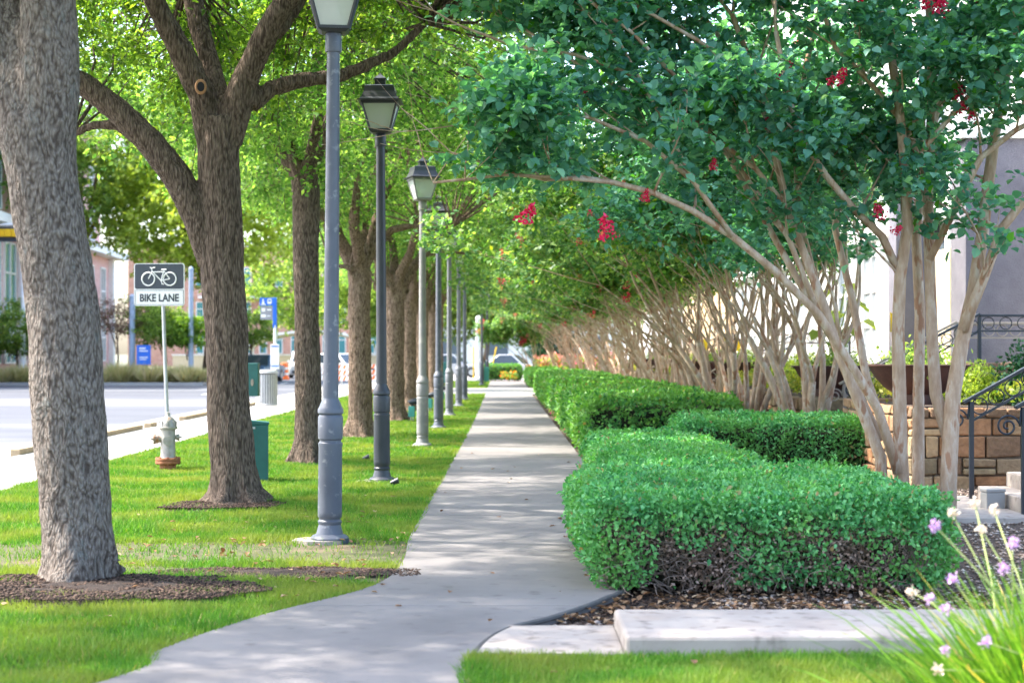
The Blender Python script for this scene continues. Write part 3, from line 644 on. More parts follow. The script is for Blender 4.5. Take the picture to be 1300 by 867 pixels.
row = [(0, -2.73, 24.0, 0, 1, 'straight brown oak just behind the nearest lamp post, third from the camera'),
       (1, -2.62, 31.3, 0, 1, 'tan oak between the two nearest lamp posts with a low limb reaching right'),
       (2, -2.46, 38.6, .2, 1, 'tan oak just right of the second lamp post with root mulch and a spotlight'),
       (1, -2.53, 45.7, 2.4, .95, 'tan oak with a short twisted fork, left of the third lamp post'),
       (2, -2.45, 51.5, 4.0, .92, 'slim tan oak half hidden by the oaks before it, beside the third lamp post'),
       (1, -2.35, 57.5, 1.1, .95, 'farther tan oak directly behind the third lamp post'),
       (0, -3.0, 79.0, 2.0, 1.1, 'dark oak beyond the leaf litter near the far hedge'),
       (2, -4.4, 70.0, 5.0, 1.0, 'pale leaning oak in the leaf litter behind the middle lamp posts')]
used = set()
for k, x, y, rz, s, lab in row:
    if k in used: copy_tree(builds[k], (x, y, 0), rz, lab, (s, s, s))
    else:
        o = builds[k]; used.add(k); o.location = (x, y, 0); o.rotation_euler.z = rz; o.scale = (s, s, s); o['label'] = lab
# ---- trees across the street and beyond
def far_tree(label, loc, h, cr_r, crz, mat, seed, ncl=200, size=.2, trunk_r=.18, name='street_tree', bark='bark_tan', group='trees across the street', zmin=None, cat='tree', clr=.8, vr=None, per=70):
    t = thing(name, label, cat, loc, group=group)
    m = MB(); top = Vector((0, 0, crz)); m.tube([(0, 0, -.1), (.03 * h, 0, crz * .4), (0, .02, crz)], [trunk_r, trunk_r * .8, trunk_r * .35], n=8)
    for k in range(5):
        a = k * 1.26 + seed; m.tube([(0, 0, crz * (.45 + .08 * k)), (math.cos(a) * cr_r * .35, math.sin(a) * cr_r * .35, crz * .9), (math.cos(a) * cr_r * .6, math.sin(a) * cr_r * .6, crz * 1.1)], [trunk_r * .45, trunk_r * .3, .02], n=5)
    m.build('trunk', bark, t, smooth=True)
    c = crown_mesh('crown', np.array([0, 0, crz]), np.array([cr_r, cr_r, vr or cr_r * .8]), ncl, per, size, seed, False, zmin, clr=clr)
    np_obj('crown', c, mat, t); return t
far_tree('huge yellow-green tree across the street behind the bike lane sign', (-17.0, 97.5, 0), 16, 6.8, 10.4, 'lime_leaf', 61, 480, .30, .3, zmin=4.2, clr=1.0)
far_tree('tall pale green tree across the street behind the nearest oak trunk', (-24.6, 98.5, 0), 18, 7.0, 13.4, 'far_leaf', 62, 460, .30, .3, zmin=7.8, clr=1.0)
for i, (x, y, r_, z, lab) in enumerate([(-17.5, 150, 7, 8, 'broad tree far up the street beside the brick building'), (-9.5, 138, 5.5, 6.5, 'rounded green tree behind the orange barricades'), (-5.2, 134, 5.5, 6.8, 'pale green tree far behind the third lamp post'), (-1.5, 131, 5, 6.2, 'light green tree beyond the end of the path'), (4.6, 133, 6, 7.5, 'broad tree beyond the far right end of the path'), (11, 112, 5, 6, 'shady tree beyond the end of the myrtle row')]):
    far_tree(lab, (x, y, 0), 10, r_, z, 'far_leaf', 70 + i, 260, .34, .22, group='trees beyond the path end', zmin=2.6 if x < -12 else 2.1, clr=1.1)
far_tree('bushy crape myrtle shrub with pale flowers at the left edge across the street', (-25.6, 89.5, 0), 4, 2.0, 2.7, 'far_leaf', 81, 150, .16, .08, name='street_shrub', zmin=.6, clr=.45)
far_tree('small bright green shrub left of the street, partly behind the nearest oak', (-24.0, 91.5, 0), 4, 1.4, 2.2, 'lime_leaf', 82, 90, .16, .08, name='street_shrub', zmin=.5, clr=.45)
far_tree('small reddish bronze leaved tree across the street', (-20.2, 89, 0), 4, 1.35, 3.3, 'red_leaf', 83, 80, .11, .06, zmin=1.9, clr=.5, per=42)
far_tree('small dark green tree beside the blue parking sign', (-18.9, 90.2, 0), 4, 1.2, 3.6, 'far_leaf', 84, 70, .14, .06, zmin=2.2, clr=.5)
far_tree('rounded small green tree behind the bike lane sign pole', (-17.7, 89, 0), 4, 1.6, 2.9, 'far_leaf', 85, 130, .14, .07, zmin=1.3, clr=.45)
far_tree('small green tree close to the left of the forked oak', (-16.4, 88.6, 0), 4, 1.3, 2.6, 'oak_leaf', 86, 100, .14, .07, zmin=1.3, clr=.45)
far_tree('young green tree beside the bus stop in front of the brick building', (-15.0, 101, 0), 4, 1.7, 3.0, 'far_leaf', 87, 90, .16, .07, zmin=1.3, clr=.5)
far_tree('dense dark green conical tree beyond the flower beds', (2.9, 98, 0), 4, 1.5, 2.1, 'dark_leaf', 88, 330, .12, .1, name='dark_evergreen', zmin=.3, clr=.4, vr=2.1)
# ------------------------------------------------------------------ crape myrtles
def myrtle_parts(seed, major=None, bias=(-.30, 0, 0), nst=5, h=1.15, per=30, size=.072, fine=True, zleaf=2.45, splay=.30, sides=7, keep=None, levels=4, lwid=.33):
    rnd = random.Random(seed); rng = np.random.default_rng(seed)
    m = MB(); cl = []; tips = []
    B = Vector(bias)
    def grow(p, d, r, L, lv):
        pts = [p.copy()]; rr = [r]; n = 4
        for j in range(n):
            d = (d + Vector((rnd.uniform(-.16, .16), rnd.uniform(-.16, .16), rnd.uniform(-.02, .14))) + B * (.03 + .07 * lv)).normalized()
            p = p + d * (L / n); pts.append(p.copy()); rr.append(r * (1 - .10 * (j + 1)))
            if lv >= 2 and p.z > zleaf and rnd.random() < (.55 if lv == 2 else .95): cl.append((p.copy(), d.copy(), lv))
        m.tube(pts, rr, n=max(3, sides - lv), cap=(lv == 0))
        if lv < levels:
            k = 2 if rnd.random() < .62 else 3
            a0 = rnd.uniform(0, 6.28)
            for i in range(k):
                a = a0 + i * 2 * math.pi / k + rnd.uniform(-.4, .4)
                u = d.cross(Vector((math.cos(a), math.sin(a), .1))).normalized()
                nd = (d + u * rnd.uniform(.22, .46) + B * (.03 + .09 * lv)).normalized()
                grow(p, nd, rr[-1] * rnd.uniform(.60, .82), L * rnd.uniform(.62, .86), lv + 1)
        else: tips.append((p.copy(), d.copy()))
    if major:
        for pts, rad, lv in major:
            m.tube(pts, rad, n=9, cap=True)
            d = (Vector(pts[-1]) - Vector(pts[-2])).normalized()
            if lv is not None:
                for i in range(2 if lv < 3 else 1):
                    grow(Vector(pts[-1]), (d + Vector((rnd.uniform(-.4, .4), rnd.uniform(-.4, .4), rnd.uniform(-.1, .2)))).normalized(), rad[-1] * .8, .85, lv)
            for q in range(1, len(pts)):
                p = Vector(pts[q])
                if p.z > 2.1:
                    for _ in range(2 if lv is None else 1):
                        dd = Vector((rnd.uniform(-1, .6), rnd.uniform(-1, 1), rnd.uniform(.05, .7))).normalized()
                        grow(p, dd, min(.014, rad[q] * .5), .6, levels - 1)
    else:
        for i in range(nst):
            a = i * 2 * math.pi / nst + rnd.uniform(-.3, .3)
            d = Vector((math.cos(a) * splay, math.sin(a) * splay, 1)) + B * .35
            grow(Vector((math.cos(a) * .10, math.sin(a) * .10, -.05)), d.normalized(), rnd.uniform(.05, .085), h * rnd.uniform(.8, 1.35), 0)
    if keep: cl = [c for c in cl if keep(c[0], rnd)]
    C = np.array([c[0][:] for c in cl]); D = np.array([c[1][:] for c in cl])
    n = len(C); tw = 5; pl = max(2, per // tw)
    td = unit(rdir(n * tw, rng) * [1, 1, .55] + np.repeat(D, tw, 0) * .5); tl = rng.uniform(.12, .50, n * tw)
    base = np.repeat(C, tw, 0)[:, None] + td[:, None] * (rng.uniform(.25, 1, (n * tw, pl)) * tl[:, None])[..., None] + rng.normal(size=(n * tw, pl, 3)) * .02
    base = base.reshape(-1, 3); dd = unit(np.repeat(td, pl, 0) * .8 + rdir(len(base), rng) * .9)
    nn = unit(rdir(len(base), rng) * .55 + [-.1, -.25, 1.0])
    L = size * rng.uniform(.6, 1.25, len(base))
    leaf = leaves_mesh('crown', base, dd, nn, L, L * lwid, fine)
    return m, leaf, tips, (m, )
def blossom_mesh(seed, r=.075, h=.17, n=110):
    rng = np.random.default_rng(seed)
    t = rng.uniform(0, 1, n); a = rng.uniform(0, 6.28, n); rad = r * (1 - t * .75) * rng.uniform(.5, 1.1, n)
    c = np.stack([np.cos(a) * rad, np.sin(a) * rad, t * h], 1)
    c += rng.normal(size=(n, 3)) * .006
    return leaves_mesh('blossom', c, rdir(n, rng), rdir(n, rng), rng.uniform(.02, .042, n), .013, False)
BL = [blossom_mesh(s) for s in (1, 2, 3)]; BLF = [blossom_mesh(s, .10, .2, 60) for s in (4, 5)]
for b in BL + BLF: b.materials.append(M['blossom'])
def put_blossom(parent, p, me, rnd, s=1.0):
    o = bpy.data.objects.new('blossom', me); COL.objects.link(o); o.parent = parent; o.location = p
    o.rotation_euler = (rnd.uniform(-.9, .9), rnd.uniform(-.9, .9), rnd.uniform(0, 6)); o.scale = (s, s, s)
G = 'crape myrtles along the right bed'
# nearest one: limbs follow the photograph
bm = Vector((4.0, 16.0, 0)); s0 = 135.4
def L_(pts, w, lv, Y0=16.0, dy=0.0):
    n = len(pts); ww = np.linspace(w[0], w[1], n) / s0 / 2
    return ([W(x, y, Y0 + dy * i / (n - 1), bm) for i, (x, y) in enumerate(pts)], list(ww), lv)
major = [
    L_([(1203, 660), (1205, 590), (1210, 500), (1222, 430), (1236, 370), (1247, 300), (1255, 230), (1266, 150), (1284, 60), (1310, -40)], (22, 11), 2, 15.9, .2),
    L_([(1205, 560), (1188, 500), (1184, 440), (1180, 330), (1178, 230), (1183, 140), (1182, 40), (1176, -40)], (17, 10), 2, 16.0, .4),
    L_([(1148, 660), (1143, 575), (1142, 500), (1140, 420), (1143, 350), (1152, 290), (1150, 230), (1143, 150), (1130, 60), (1110, -30)], (20, 9), 2, 16.1, -.3),
    L_([(1165, 660), (1166, 580), (1166, 500), (1168, 400), (1163, 300), (1172, 200), (1196, 120), (1230, 40), (1240, -30)], (17, 9), 2, 16.4, .5),
    L_([(1122, 660), (1118, 580), (1090, 510), (1062, 440), (1045, 385), (1020, 320), (1000, 265), (985, 200), (960, 100), (930, 20)], (16, 7), 2, 16.0, .1),
    L_([(1140, 600), (1115, 520), (1085, 470), (1040, 400), (985, 345), (930, 300), (880, 268), (830, 245), (780, 232), (740, 226), (690, 228)], (13, 5), 3, 15.9, -.9),
    L_([(1222, 420), (1250, 350), (1272, 290), (1300, 255), (1340, 235), (1390, 220)], (14, 8), 3, 15.9, -.2),
    L_([(1143, 350), (1120, 300), (1088, 270), (1050, 225), (1020, 180), (1000, 120), (985, 40)], (11, 6), 3, 16.0, -.4),
    L_([(1000, 265), (960, 215), (900, 170), (850, 130), (790, 90), (730, 70), (660, 60)], (7, 4), 3, 15.9, -.6),
    L_([(930, 300), (880, 230), (820, 180), (750, 150), (680, 140), (620, 150)], (7, 3), 3, 15.4, -.5),
    L_([(780, 232), (700, 225), (640, 222), (590, 228), (550, 232)], (5, 3), None, 15.0, -.2),
    L_([(1180, 330), (1215, 260), (1245, 200), (1290, 165), (1340, 140)], (10, 6), 3, 16.0, -.5),
    L_([(1150, 230), (1180, 180), (1240, 110), (1300, 65), (1350, 45)], (8, 5), 3, 15.9, -.4),
    L_([(960, 100), (900, 60), (830, 20), (760, -10)], (6, 4), 3, 16.0, -.6),
    L_([(900, 170), (860, 100), (800, 40), (740, -5)], (6, 4), 3, 15.7, -.3),
    L_([(850, 130), (780, 110), (700, 60), (640, 20)], (5, 3), 3, 15.4, .4),
    L_([(960, 110), (900, 30), (860, -30)], (7, 4), 3, 16.2, .4),
    L_([(880, 230), (840, 150), (790, 60), (760, 20)], (5, 3), 3, 15.2, .3),
    L_([(1118, 560), (1075, 470), (1040, 380), (1015, 280), (1010, 180), (1022, 90), (1045, -10)], (13, 6), 3, 16.2, .5),
    L_([(1132, 570), (1100, 480), (1082, 380), (1060, 290), (1074, 200), (1092, 110), (1085, 10)], (12, 6), 3, 16.4, .6),
    L_([(1062, 440), (1010, 350), (965, 270), (920, 190), (880, 110), (850, 20)], (10, 5), 3, 16.1, .3),
    L_([(1040, 400), (1000, 300), (940, 215), (890, 160), (862, 50)], (8, 4), None, 15.9, .2),
    L_([(1178, 230), (1150, 160), (1100, 100), (1060, 60), (1040, 0)], (8, 5), 3, 16.1, -.6),
]
rnd = random.Random(5)
def keep1(p, r):
    if p.x < (-4.55 if p.z < 3.15 else -4.0 + .3 * math.sin(p.z * 5)): return False
    if r.random() < .04: return False
    if -3.2 < p.x <= -1.3 and r.random() < (.5 if p.z < 3.7 else .25): return False
    if p.x > -1.3: return r.random() < (.34 if p.z < 3.4 else 1.0)
    return True
m, leaf, tips, _ = myrtle_parts(201, major, bias=(-.15, -.1, 0), per=38, size=.094, levels=4, zleaf=2.2, keep=keep1, lwid=.40)
t = thing('crape_myrtle', 'nearest crape myrtle at the right, smooth peeling trunks rising behind the front hedge', 'tree', bm, group=G)
m.build('trunk', 'myrtle_bark', t, smooth=True); np_obj('crown', leaf, 'myrtle_leaf', t)
for x, y, Y, s in [(663, 284, 14.6, 1.1), (773, 304, 14.6, 1.2), (1057, 108, 15.4, 1.1), (1182, 8, 15.4, 1.5), (1088, 3, 15.4, 1.2), (1222, 124, 15.5, .9), (658, 122, 14.8, .8), (1120, 275, 15.6, .9), (985, 100, 15.5, .9), (1225, 142, 15.6, .7), (1135, 296, 15.7, .7), (1245, 2, 15.6, 1.0), (1000, 95, 15.8, .8), (860, 155, 15.3, .7), (818, 255, 15.2, .6), (1195, 14, 15.3, 1.0), (1168, 12, 15.5, .9), (905, 215, 15.4, .6), (740, 120, 15.1, .5), (1150, 70, 15.4, .5), (632, 205, 14.8, .6), (968, 160, 15.5, .7), (1236, 150, 15.6, .7)]:
    put_blossom(t, W(x, y, Y, bm), BL[rnd.randrange(3)], rnd, s)
blds = []
for seed, nst, bias, mat, sz in [(301, 9, (-.35, -.05, 0), 'myrtle_leaf', .085), (302, 10, (-.42, 0, 0), 'myrtle_leaf_far', .095), (303, 10, (-.30, .05, 0), 'myrtle_leaf_far', .10), (304, 9, (-.40, -.1, 0), 'myrtle_leaf_far', .10)]:
    m, leaf, tips, _ = myrtle_parts(seed, None, bias, nst, 1.5, 25, sz, fine=(sz < .09), splay=.34, zleaf=2.75, lwid=.37)
    t = bpy.data.objects.new('crape_myrtle', None); COL.objects.link(t); t['category'] = 'tree'; t['group'] = G
    m.build('trunk', 'myrtle_bark', t, smooth=True); np_obj('crown', leaf, mat, t)
    rnd.shuffle(tips)
    for p, d in tips[:22]: put_blossom(t, p + Vector((-.1, -.15, -.05)), BLF[rnd.randrange(2)], rnd, rnd.uniform(.6, 1.2))
    blds.append(t)
ords = ['second crape myrtle from the camera, thin stems behind the low cross hedge', 'third crape myrtle from the camera, its stems at the corner of the midway hedge', 'fourth crape myrtle from the camera, many tan stems leaning over the hedge top', 'fifth crape myrtle in the row, between the second bowl and the path',
        'sixth crape myrtle in the row, stems in front of the third bowl', 'seventh crape myrtle in the row, tan stems leaning left', 'eighth crape myrtle in the row, crown bending over the path', 'ninth crape myrtle in the row, slim stems near the far bowls',
        'tenth crape myrtle in the row, slender stems', 'eleventh crape myrtle in the row, hazy stems', 'twelfth crape myrtle in the row, stems above the farthest hedge', 'thirteenth crape myrtle in the row, beside the far flower beds', 'last crape myrtle in the row, with bright pink blooms over the path end']
pos = [(4.5, 24.9), (3.85, 27.3), (4.3, 30.2), (4.1, 33.8), (4.0, 38), (4.0, 42.6), (4.1, 48), (3.9, 53.5), (4.0, 59), (3.9, 65.5), (3.8, 72), (3.6, 79), (3.2, 88)]
kk = [0, 3, 2, 1, 3, 1, 2, 3, 1, 2, 3, 1, 2]; seen = set()
for (x, y), k, lab in zip(pos, kk, ords):
    rz = rnd.uniform(-.35, .35)
    if k in seen: copy_tree(blds[k], (x, y, 0), rz, lab, (1, 1, rnd.uniform(.95, 1.08)))
    else: seen.add(k); blds[k].location = (x, y, 0); blds[k]['label'] = lab
# flowering myrtle at the far end over the path
t = thing('crape_myrtle', 'small pink flowering crape myrtle far off at the end of the path', 'tree', (1.6, 84, 0), group=G)
m, leaf, tips, _ = myrtle_parts(310, None, (-.35, 0, 0), 5, .95, 30, .12, fine=False, zleaf=1.9)
m.build('trunk', 'myrtle_bark', t, smooth=True); np_obj('crown', leaf, 'myrtle_leaf_far', t)
for p, d in tips[:40]: put_blossom(t, p + Vector((0, -.2, 0)), BLF[0], rnd, 1.3)

# ------------------------------------------------------------------ hedges
def hedge(name, label, boxes, dens, size, mat, seed, bare=None, group='clipped hedges along the path', extra=None):
    """boxes: (x0,x1,y0,y1,h). Leaf shell over a rounded, lumpy volume with a twiggy core"""
    rng = np.random.default_rng(seed); CC = []; NN = []
    def inside(p, b, e=.10): return (p[:, 0] > b[0] + e) & (p[:, 0] < b[1] - e) & (p[:, 1] > b[2] + e) & (p[:, 1] < b[3] - e) & (p[:, 2] < b[4] - e)
    for bi, b in enumerate(boxes):
        x0, x1, y0, y1, h = b; sx, sy = x1 - x0, y1 - y0
        areas = [sx * sy, sx * h, sx * h, sy * h, sy * h]; P_ = []; Nn = []
        for k, a in enumerate(areas):
            n = int(a * dens); u = rng.uniform(0, 1, n); v = rng.uniform(0, 1, n)
            if k == 0: p = np.stack([x0 + u * sx, y0 + v * sy, np.full(n, h)], 1); nn = [0, 0, 1]
            elif k == 1: p = np.stack([x0 + u * sx, np.full(n, y0), v * h], 1); nn = [0, -1, 0]
            elif k == 2: p = np.stack([x0 + u * sx, np.full(n, y1), v * h], 1); nn = [0, 1, 0]
            elif k == 3: p = np.stack([np.full(n, x0), y0 + u * sy, v * h], 1); nn = [-1, 0, 0]
            else: p = np.stack([np.full(n, x1), y0 + u * sy, v * h], 1); nn = [1, 0, 0]
            P_.append(p); Nn.append(np.tile(np.array(nn, float), (n, 1)))
        p = np.concatenate(P_); nn = np.concatenate(Nn)
        # rounding: pull points near edges onto a radius
        r = .17; lo = np.array([x0 + r, y0 + r, -1]); hi = np.array([x1 - r, y1 - r, h - r])
        q = np.clip(p, lo, hi); d = p - q; dl = np.linalg.norm(d, axis=1, keepdims=True)
        nn = unit(np.where(dl > 1e-6, d, nn)); p = q + nn * r
        lump = .03 * sn(p, 5.0, seed) + .025 * sn(p, 12, seed * 2) + .04 * sn(p, 1.7, seed)
        p = p + nn * (lump + rng.uniform(-.10, .03, len(p)))[:, None]
        # undercut near the ground
        k = np.clip(1 - p[:, 2] / .22, 0, 1); p[:, :2] -= nn[:, :2] * (k * .12)[:, None]
        ok = np.ones(len(p), bool)
        for bj, b2 in enumerate(boxes):
            if bj != bi: ok &= ~inside(p, b2)
        if bare is not None: ok &= ~bare(p, nn, rng)
        ok &= p[:, 2] > .03
        CC.append(p[ok]); NN.append(nn[ok])
    p = np.concatenate(CC); nn = np.concatenate(NN)
    k = rng.integers(0, len(p), int(len(p) * .010)); k = k[p[k, 2] > .3]
    sp = np.repeat(p[k], 9, 0) + np.repeat(nn[k], 9, 0) * (np.tile(np.linspace(.02, 1, 9), len(k)) * np.repeat(rng.uniform(.02, .075, len(k)), 9))[:, None] + rng.normal(size=(len(k) * 9, 3)) * .009
    p = np.concatenate([p, sp]); nn = np.concatenate([nn, np.repeat(nn[k], 9, 0)]); n = len(p)
    d = unit(nn * .7 + rdir(n, rng) + [0, 0, .35]); fn = unit(nn * .9 + rdir(n, rng) * .8 + [0, 0, .4])
    L = size * rng.uniform(.5, 1.5, n)
    t = thing(name, label, 'hedge', ((boxes[0][0] + boxes[0][1]) / 2, boxes[0][2], 0), group=group)
    off = np.array(t.location[:])
    np_obj('foliage', leaves_mesh('foliage', p - off, d, fn, L, L * .3, size < .04), mat, t)
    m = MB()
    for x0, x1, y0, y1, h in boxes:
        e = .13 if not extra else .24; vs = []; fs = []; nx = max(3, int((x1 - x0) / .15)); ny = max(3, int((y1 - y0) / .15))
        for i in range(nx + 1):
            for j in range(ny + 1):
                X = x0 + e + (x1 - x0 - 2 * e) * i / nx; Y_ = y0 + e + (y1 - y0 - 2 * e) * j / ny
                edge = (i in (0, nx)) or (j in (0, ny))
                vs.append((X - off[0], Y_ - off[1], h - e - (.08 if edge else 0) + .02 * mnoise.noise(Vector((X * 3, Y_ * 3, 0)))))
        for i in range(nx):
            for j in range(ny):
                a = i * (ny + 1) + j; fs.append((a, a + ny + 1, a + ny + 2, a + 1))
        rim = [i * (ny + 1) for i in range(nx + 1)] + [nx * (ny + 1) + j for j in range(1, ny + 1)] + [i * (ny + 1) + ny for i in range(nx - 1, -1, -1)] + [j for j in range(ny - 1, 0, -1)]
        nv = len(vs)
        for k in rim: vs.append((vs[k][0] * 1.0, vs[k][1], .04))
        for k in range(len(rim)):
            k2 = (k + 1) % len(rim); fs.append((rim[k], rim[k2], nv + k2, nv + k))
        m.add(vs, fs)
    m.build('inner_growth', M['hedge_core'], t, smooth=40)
    m = MB(); rn = random.Random(seed)
    if extra:
        for i in range(extra):
            b = boxes[0]; X = rn.uniform(b[0] + .12, b[1] - .1); Y_ = b[2] + rn.uniform(.10, .26)
            if rn.random() < .2: X = b[0] + rn.uniform(.08, .2); Y_ = rn.uniform(b[2], b[3])
            p0 = Vector((X, Y_, 0)) - Vector(off); pts = [p0]; dd = Vector((rn.uniform(-.9, .9), rn.uniform(-.5, .1), 1)).normalized(); p0.z = rn.uniform(-.02, .22); pts = [p0]
            for j in range(5):
                dd = (dd + Vector((rn.uniform(-.9, .9), rn.uniform(-.4, .3), rn.uniform(-.5, .3)))).normalized(); pts.append(pts[-1] + dd * rn.uniform(.03, .085))
            m.tube(pts, [.005, .004, .004, .003, .003, .002], n=4, cap=False)
        m.build('undergrowth', 'twig_pale', t, smooth=True)
        b = boxes[0]; q = np.stack([rng.uniform(b[0] + .1, b[1] - .1, 5200), b[2] + rng.uniform(.04, .20, 5200), rng.uniform(.02, .42, 5200)], 1); q = q[sn(q, 4, 3) + rng.normal(size=len(q)) * .4 > -.2]
        np_obj('dead_foliage', leaves_mesh('dead_foliage', q - off, rdir(len(q), rng), rdir(len(q), rng) + [0, -.8, .2], rng.uniform(.018, .042, len(q)), .009, False), 'dry_leaf', t)
    return t
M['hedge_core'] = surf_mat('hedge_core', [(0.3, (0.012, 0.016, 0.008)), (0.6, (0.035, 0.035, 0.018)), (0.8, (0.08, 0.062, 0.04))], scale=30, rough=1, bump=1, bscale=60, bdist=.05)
M['dry_leaf'] = leaf_mat('dry_leaf', (0.08, 0.055, 0.04), (0.24, 0.16, 0.12), (0.45, 0.33, 0.27), trans=0.1, tcol=(1.2, 1.2, 1))
M['twig_pale'] = plain('twig_pale', (0.20, 0.155, 0.13), .9)
def bareA(p, nn, rng):
    f = (nn[:, 1] < -.5) & (p[:, 2] < .40); s = sn(p, 3.2, 2.0) + .5 * sn(p, 9, 1.0) + 1.9 * (np.clip(.40 - p[:, 2], 0, .4)) - 1.8 * np.exp(-((p[:, 2] - .10) / .06) ** 2) * (sn(p, 2.0, 7) > -.2)
    return f & (s > .55 + rng.normal(size=len(p)) * .12) & (p[:, 0] > .85)
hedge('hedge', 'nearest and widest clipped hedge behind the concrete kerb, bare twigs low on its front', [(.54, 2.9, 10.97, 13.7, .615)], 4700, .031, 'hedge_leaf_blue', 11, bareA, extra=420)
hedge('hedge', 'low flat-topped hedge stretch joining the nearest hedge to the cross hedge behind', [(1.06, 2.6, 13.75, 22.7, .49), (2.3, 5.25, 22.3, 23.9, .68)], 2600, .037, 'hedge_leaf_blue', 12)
def dens(y): return max(350, 1500 - y * 14)
segs = [(24.5, 35.6, 3.45, .88, 'hedge block with dark front face midway along the path'), (36.3, 47.5, 3.3, .88, 'hedge block behind the midway one, sunlit rounded corner'), (48.3, 56.5, 3.2, .86, 'hedge block further along, scalloped sunlit top'),
        (57.2, 63.6, 3.1, .86, 'small hedge block just before the cross walk'), (75, 88, 2.6, .78, 'farthest path-side hedge beyond the cross walk')]
for i, (y0, y1, xw, h, lab) in enumerate(segs):
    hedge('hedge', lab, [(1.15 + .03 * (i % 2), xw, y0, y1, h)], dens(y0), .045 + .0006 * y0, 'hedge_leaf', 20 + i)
hedge('hedge', 'hedge set across the end of the path', [(-1.1, 1.0, 95, 97, .85)], 500, .10, 'hedge_leaf', 41)

# flowers beds far
def flower_patch(name, label, x0, x1, y0, y1, z, n, mat, size, seed, cat='flowers'):
    rng = np.random.default_rng(seed); t = thing(name, label, cat, ((x0 + x1) / 2, y0, 0))
    off = np.array([(x0 + x1) / 2, y0, 0])
    def c(n, zz):
        p = np.stack([rng.uniform(x0, x1, n), rng.uniform(y0, y1, n), np.zeros(n)], 1); p[:, 2] = zz * (.55 + .45 * rng.uniform(0, 1, n)) * (1 + .25 * sn(p, 2, seed)); return p - off
    p = c(n * 3, z); np_obj('foliage', leaves_mesh('foliage', p * [1, 1, .85], unit(rdir(len(p), rng) + [0, 0, .6]), rdir(len(p), rng), size * 1.2, size * .35, False), 'far_leaf', t)
    p = c(n, z); np_obj('blossoms', leaves_mesh('blossoms', p, rdir(n, rng), rdir(n, rng), size, size * .4, False), mat, t)
    return t
flower_patch('flower_bed', 'bed of orange flowers near the end of the path', 1.3, 3.2, 88.5, 93, .75, 500, 'orange_flower', .16, 1)
flower_patch('flower_bed', 'bed of pink flowers in front of the dark evergreen', 3.1, 5.2, 86, 92, 1.0, 900, 'pink_flower', .16, 2)
flower_patch('flower_bed', 'broad bed of salmon flowers beyond the hedges', 1.8, 6.5, 93.5, 99, 1.35, 2200, 'salmon_flower', .18, 3)
flower_patch('flower_bed', 'low orange blooms at the hedge corner across the path end', -.1, .7, 91.5, 93, .5, 60, 'orange_flower', .16, 5)
flower_patch('flower_bed', 'trailing red blooms along the foot of the hedges', 1.12, 1.3, 26, 60, .25, 260, 'pink_flower', .05, 6)
flower_patch('flower_bed', 'purple flowers by the leaf litter behind the lamp posts', -3.1, -2.2, 59, 62, .8, 200, 'purple_flower', .09, 7)
flower_patch('flower_bed', 'yellow flowering shrubs left of the middle lamp posts', -4.6, -2.9, 66, 70, 1.3, 350, 'yellow_flower', .10, 8)

# foreground society garlic
def garlic():
    c0 = (2.38, 7.1, 0)
    t = thing('society_garlic', 'blurred clump of strap leaves and purple flowers at the lower right corner', 'flowering plant', c0)
    rng = np.random.default_rng(77); rn = random.Random(77)
    VV = []
    n = 2600
    for i in range(n):
        x = rn.gauss(.05, .24); y = rn.gauss(-.1, .24); d = Vector((x * .9 + rn.gauss(0, .16), y * 1.0 + rn.gauss(0, .16), 1)).normalized()
        L = rn.uniform(.32, .74); p = Vector((x, y, -.02)); w = rn.uniform(.006, .012); s = d.cross(Vector((rn.gauss(0, 1), rn.gauss(0, 1), .2))).normalized()
        pr = None
        for j in range(5):
            ww = w * (1 - j / 4.3); a, b = p - s * ww, p + s * ww
            if pr: VV += [pr[0], pr[1], b, a]
            pr = (a, b); p = p + d * (L / 4); d = (d + Vector((x * .35, y * .35, -.12)) + Vector((rn.gauss(0, .05), rn.gauss(0, .05), 0))).normalized()
    V = np.array([v[:] for v in VV]); me = np_mesh('leaves', V, np.arange(len(V)).reshape(-1, 4)); np_obj('leaves', me, 'strap_leaf', t)
    fl = [(1188, 668, 6.9, 0), (1209, 652, 7.2, 1), (1285, 690, 6.8, 0), (1210, 735, 7.0, 0), (1246, 672, 7.3, 1), (1180, 760, 7.1, 0), (1201, 772, 7, 0), (1275, 722, 6.9, 0), (1158, 752, 7.2, 1), (1252, 815, 6.6, 0), (1200, 826, 6.8, 0), (1190, 850, 6.7, 1), (1262, 648, 7.4, 1), (1238, 640, 7.5, 1)]
    sm = MB()
    for x, y, Y, k in fl:
        tip = A(x, y, Y) - Vector(c0); base = Vector((rn.gauss(.05, .2), rn.gauss(0, .12), 0)); base.x += .25 * (tip.x)
        mid = base.lerp(tip, .55) + Vector((.04, 0, .08)); sm.tube([base, base.lerp(mid, .5) + Vector((.03, 0, .03)), mid, tip], [.0045, .004, .0035, .003], n=5)
        nb = 46; c = rdir(nb, rng) * rng.uniform(.006, .024, (nb, 1)) + np.array(tip[:])
        o = np_obj('flower_head', leaves_mesh('flower_head', c, rdir(nb, rng) + [0, 0, .4], rdir(nb, rng), rng.uniform(.010, .022, nb), .006, False), 'cream_flower' if k else 'purple_flower', t)
        if k: o['label'] = 'faded cream seed head'
        else: o['label'] = 'fresh purple flower head'
    sm.build('stem', 'stem', t, smooth=True)
garlic()
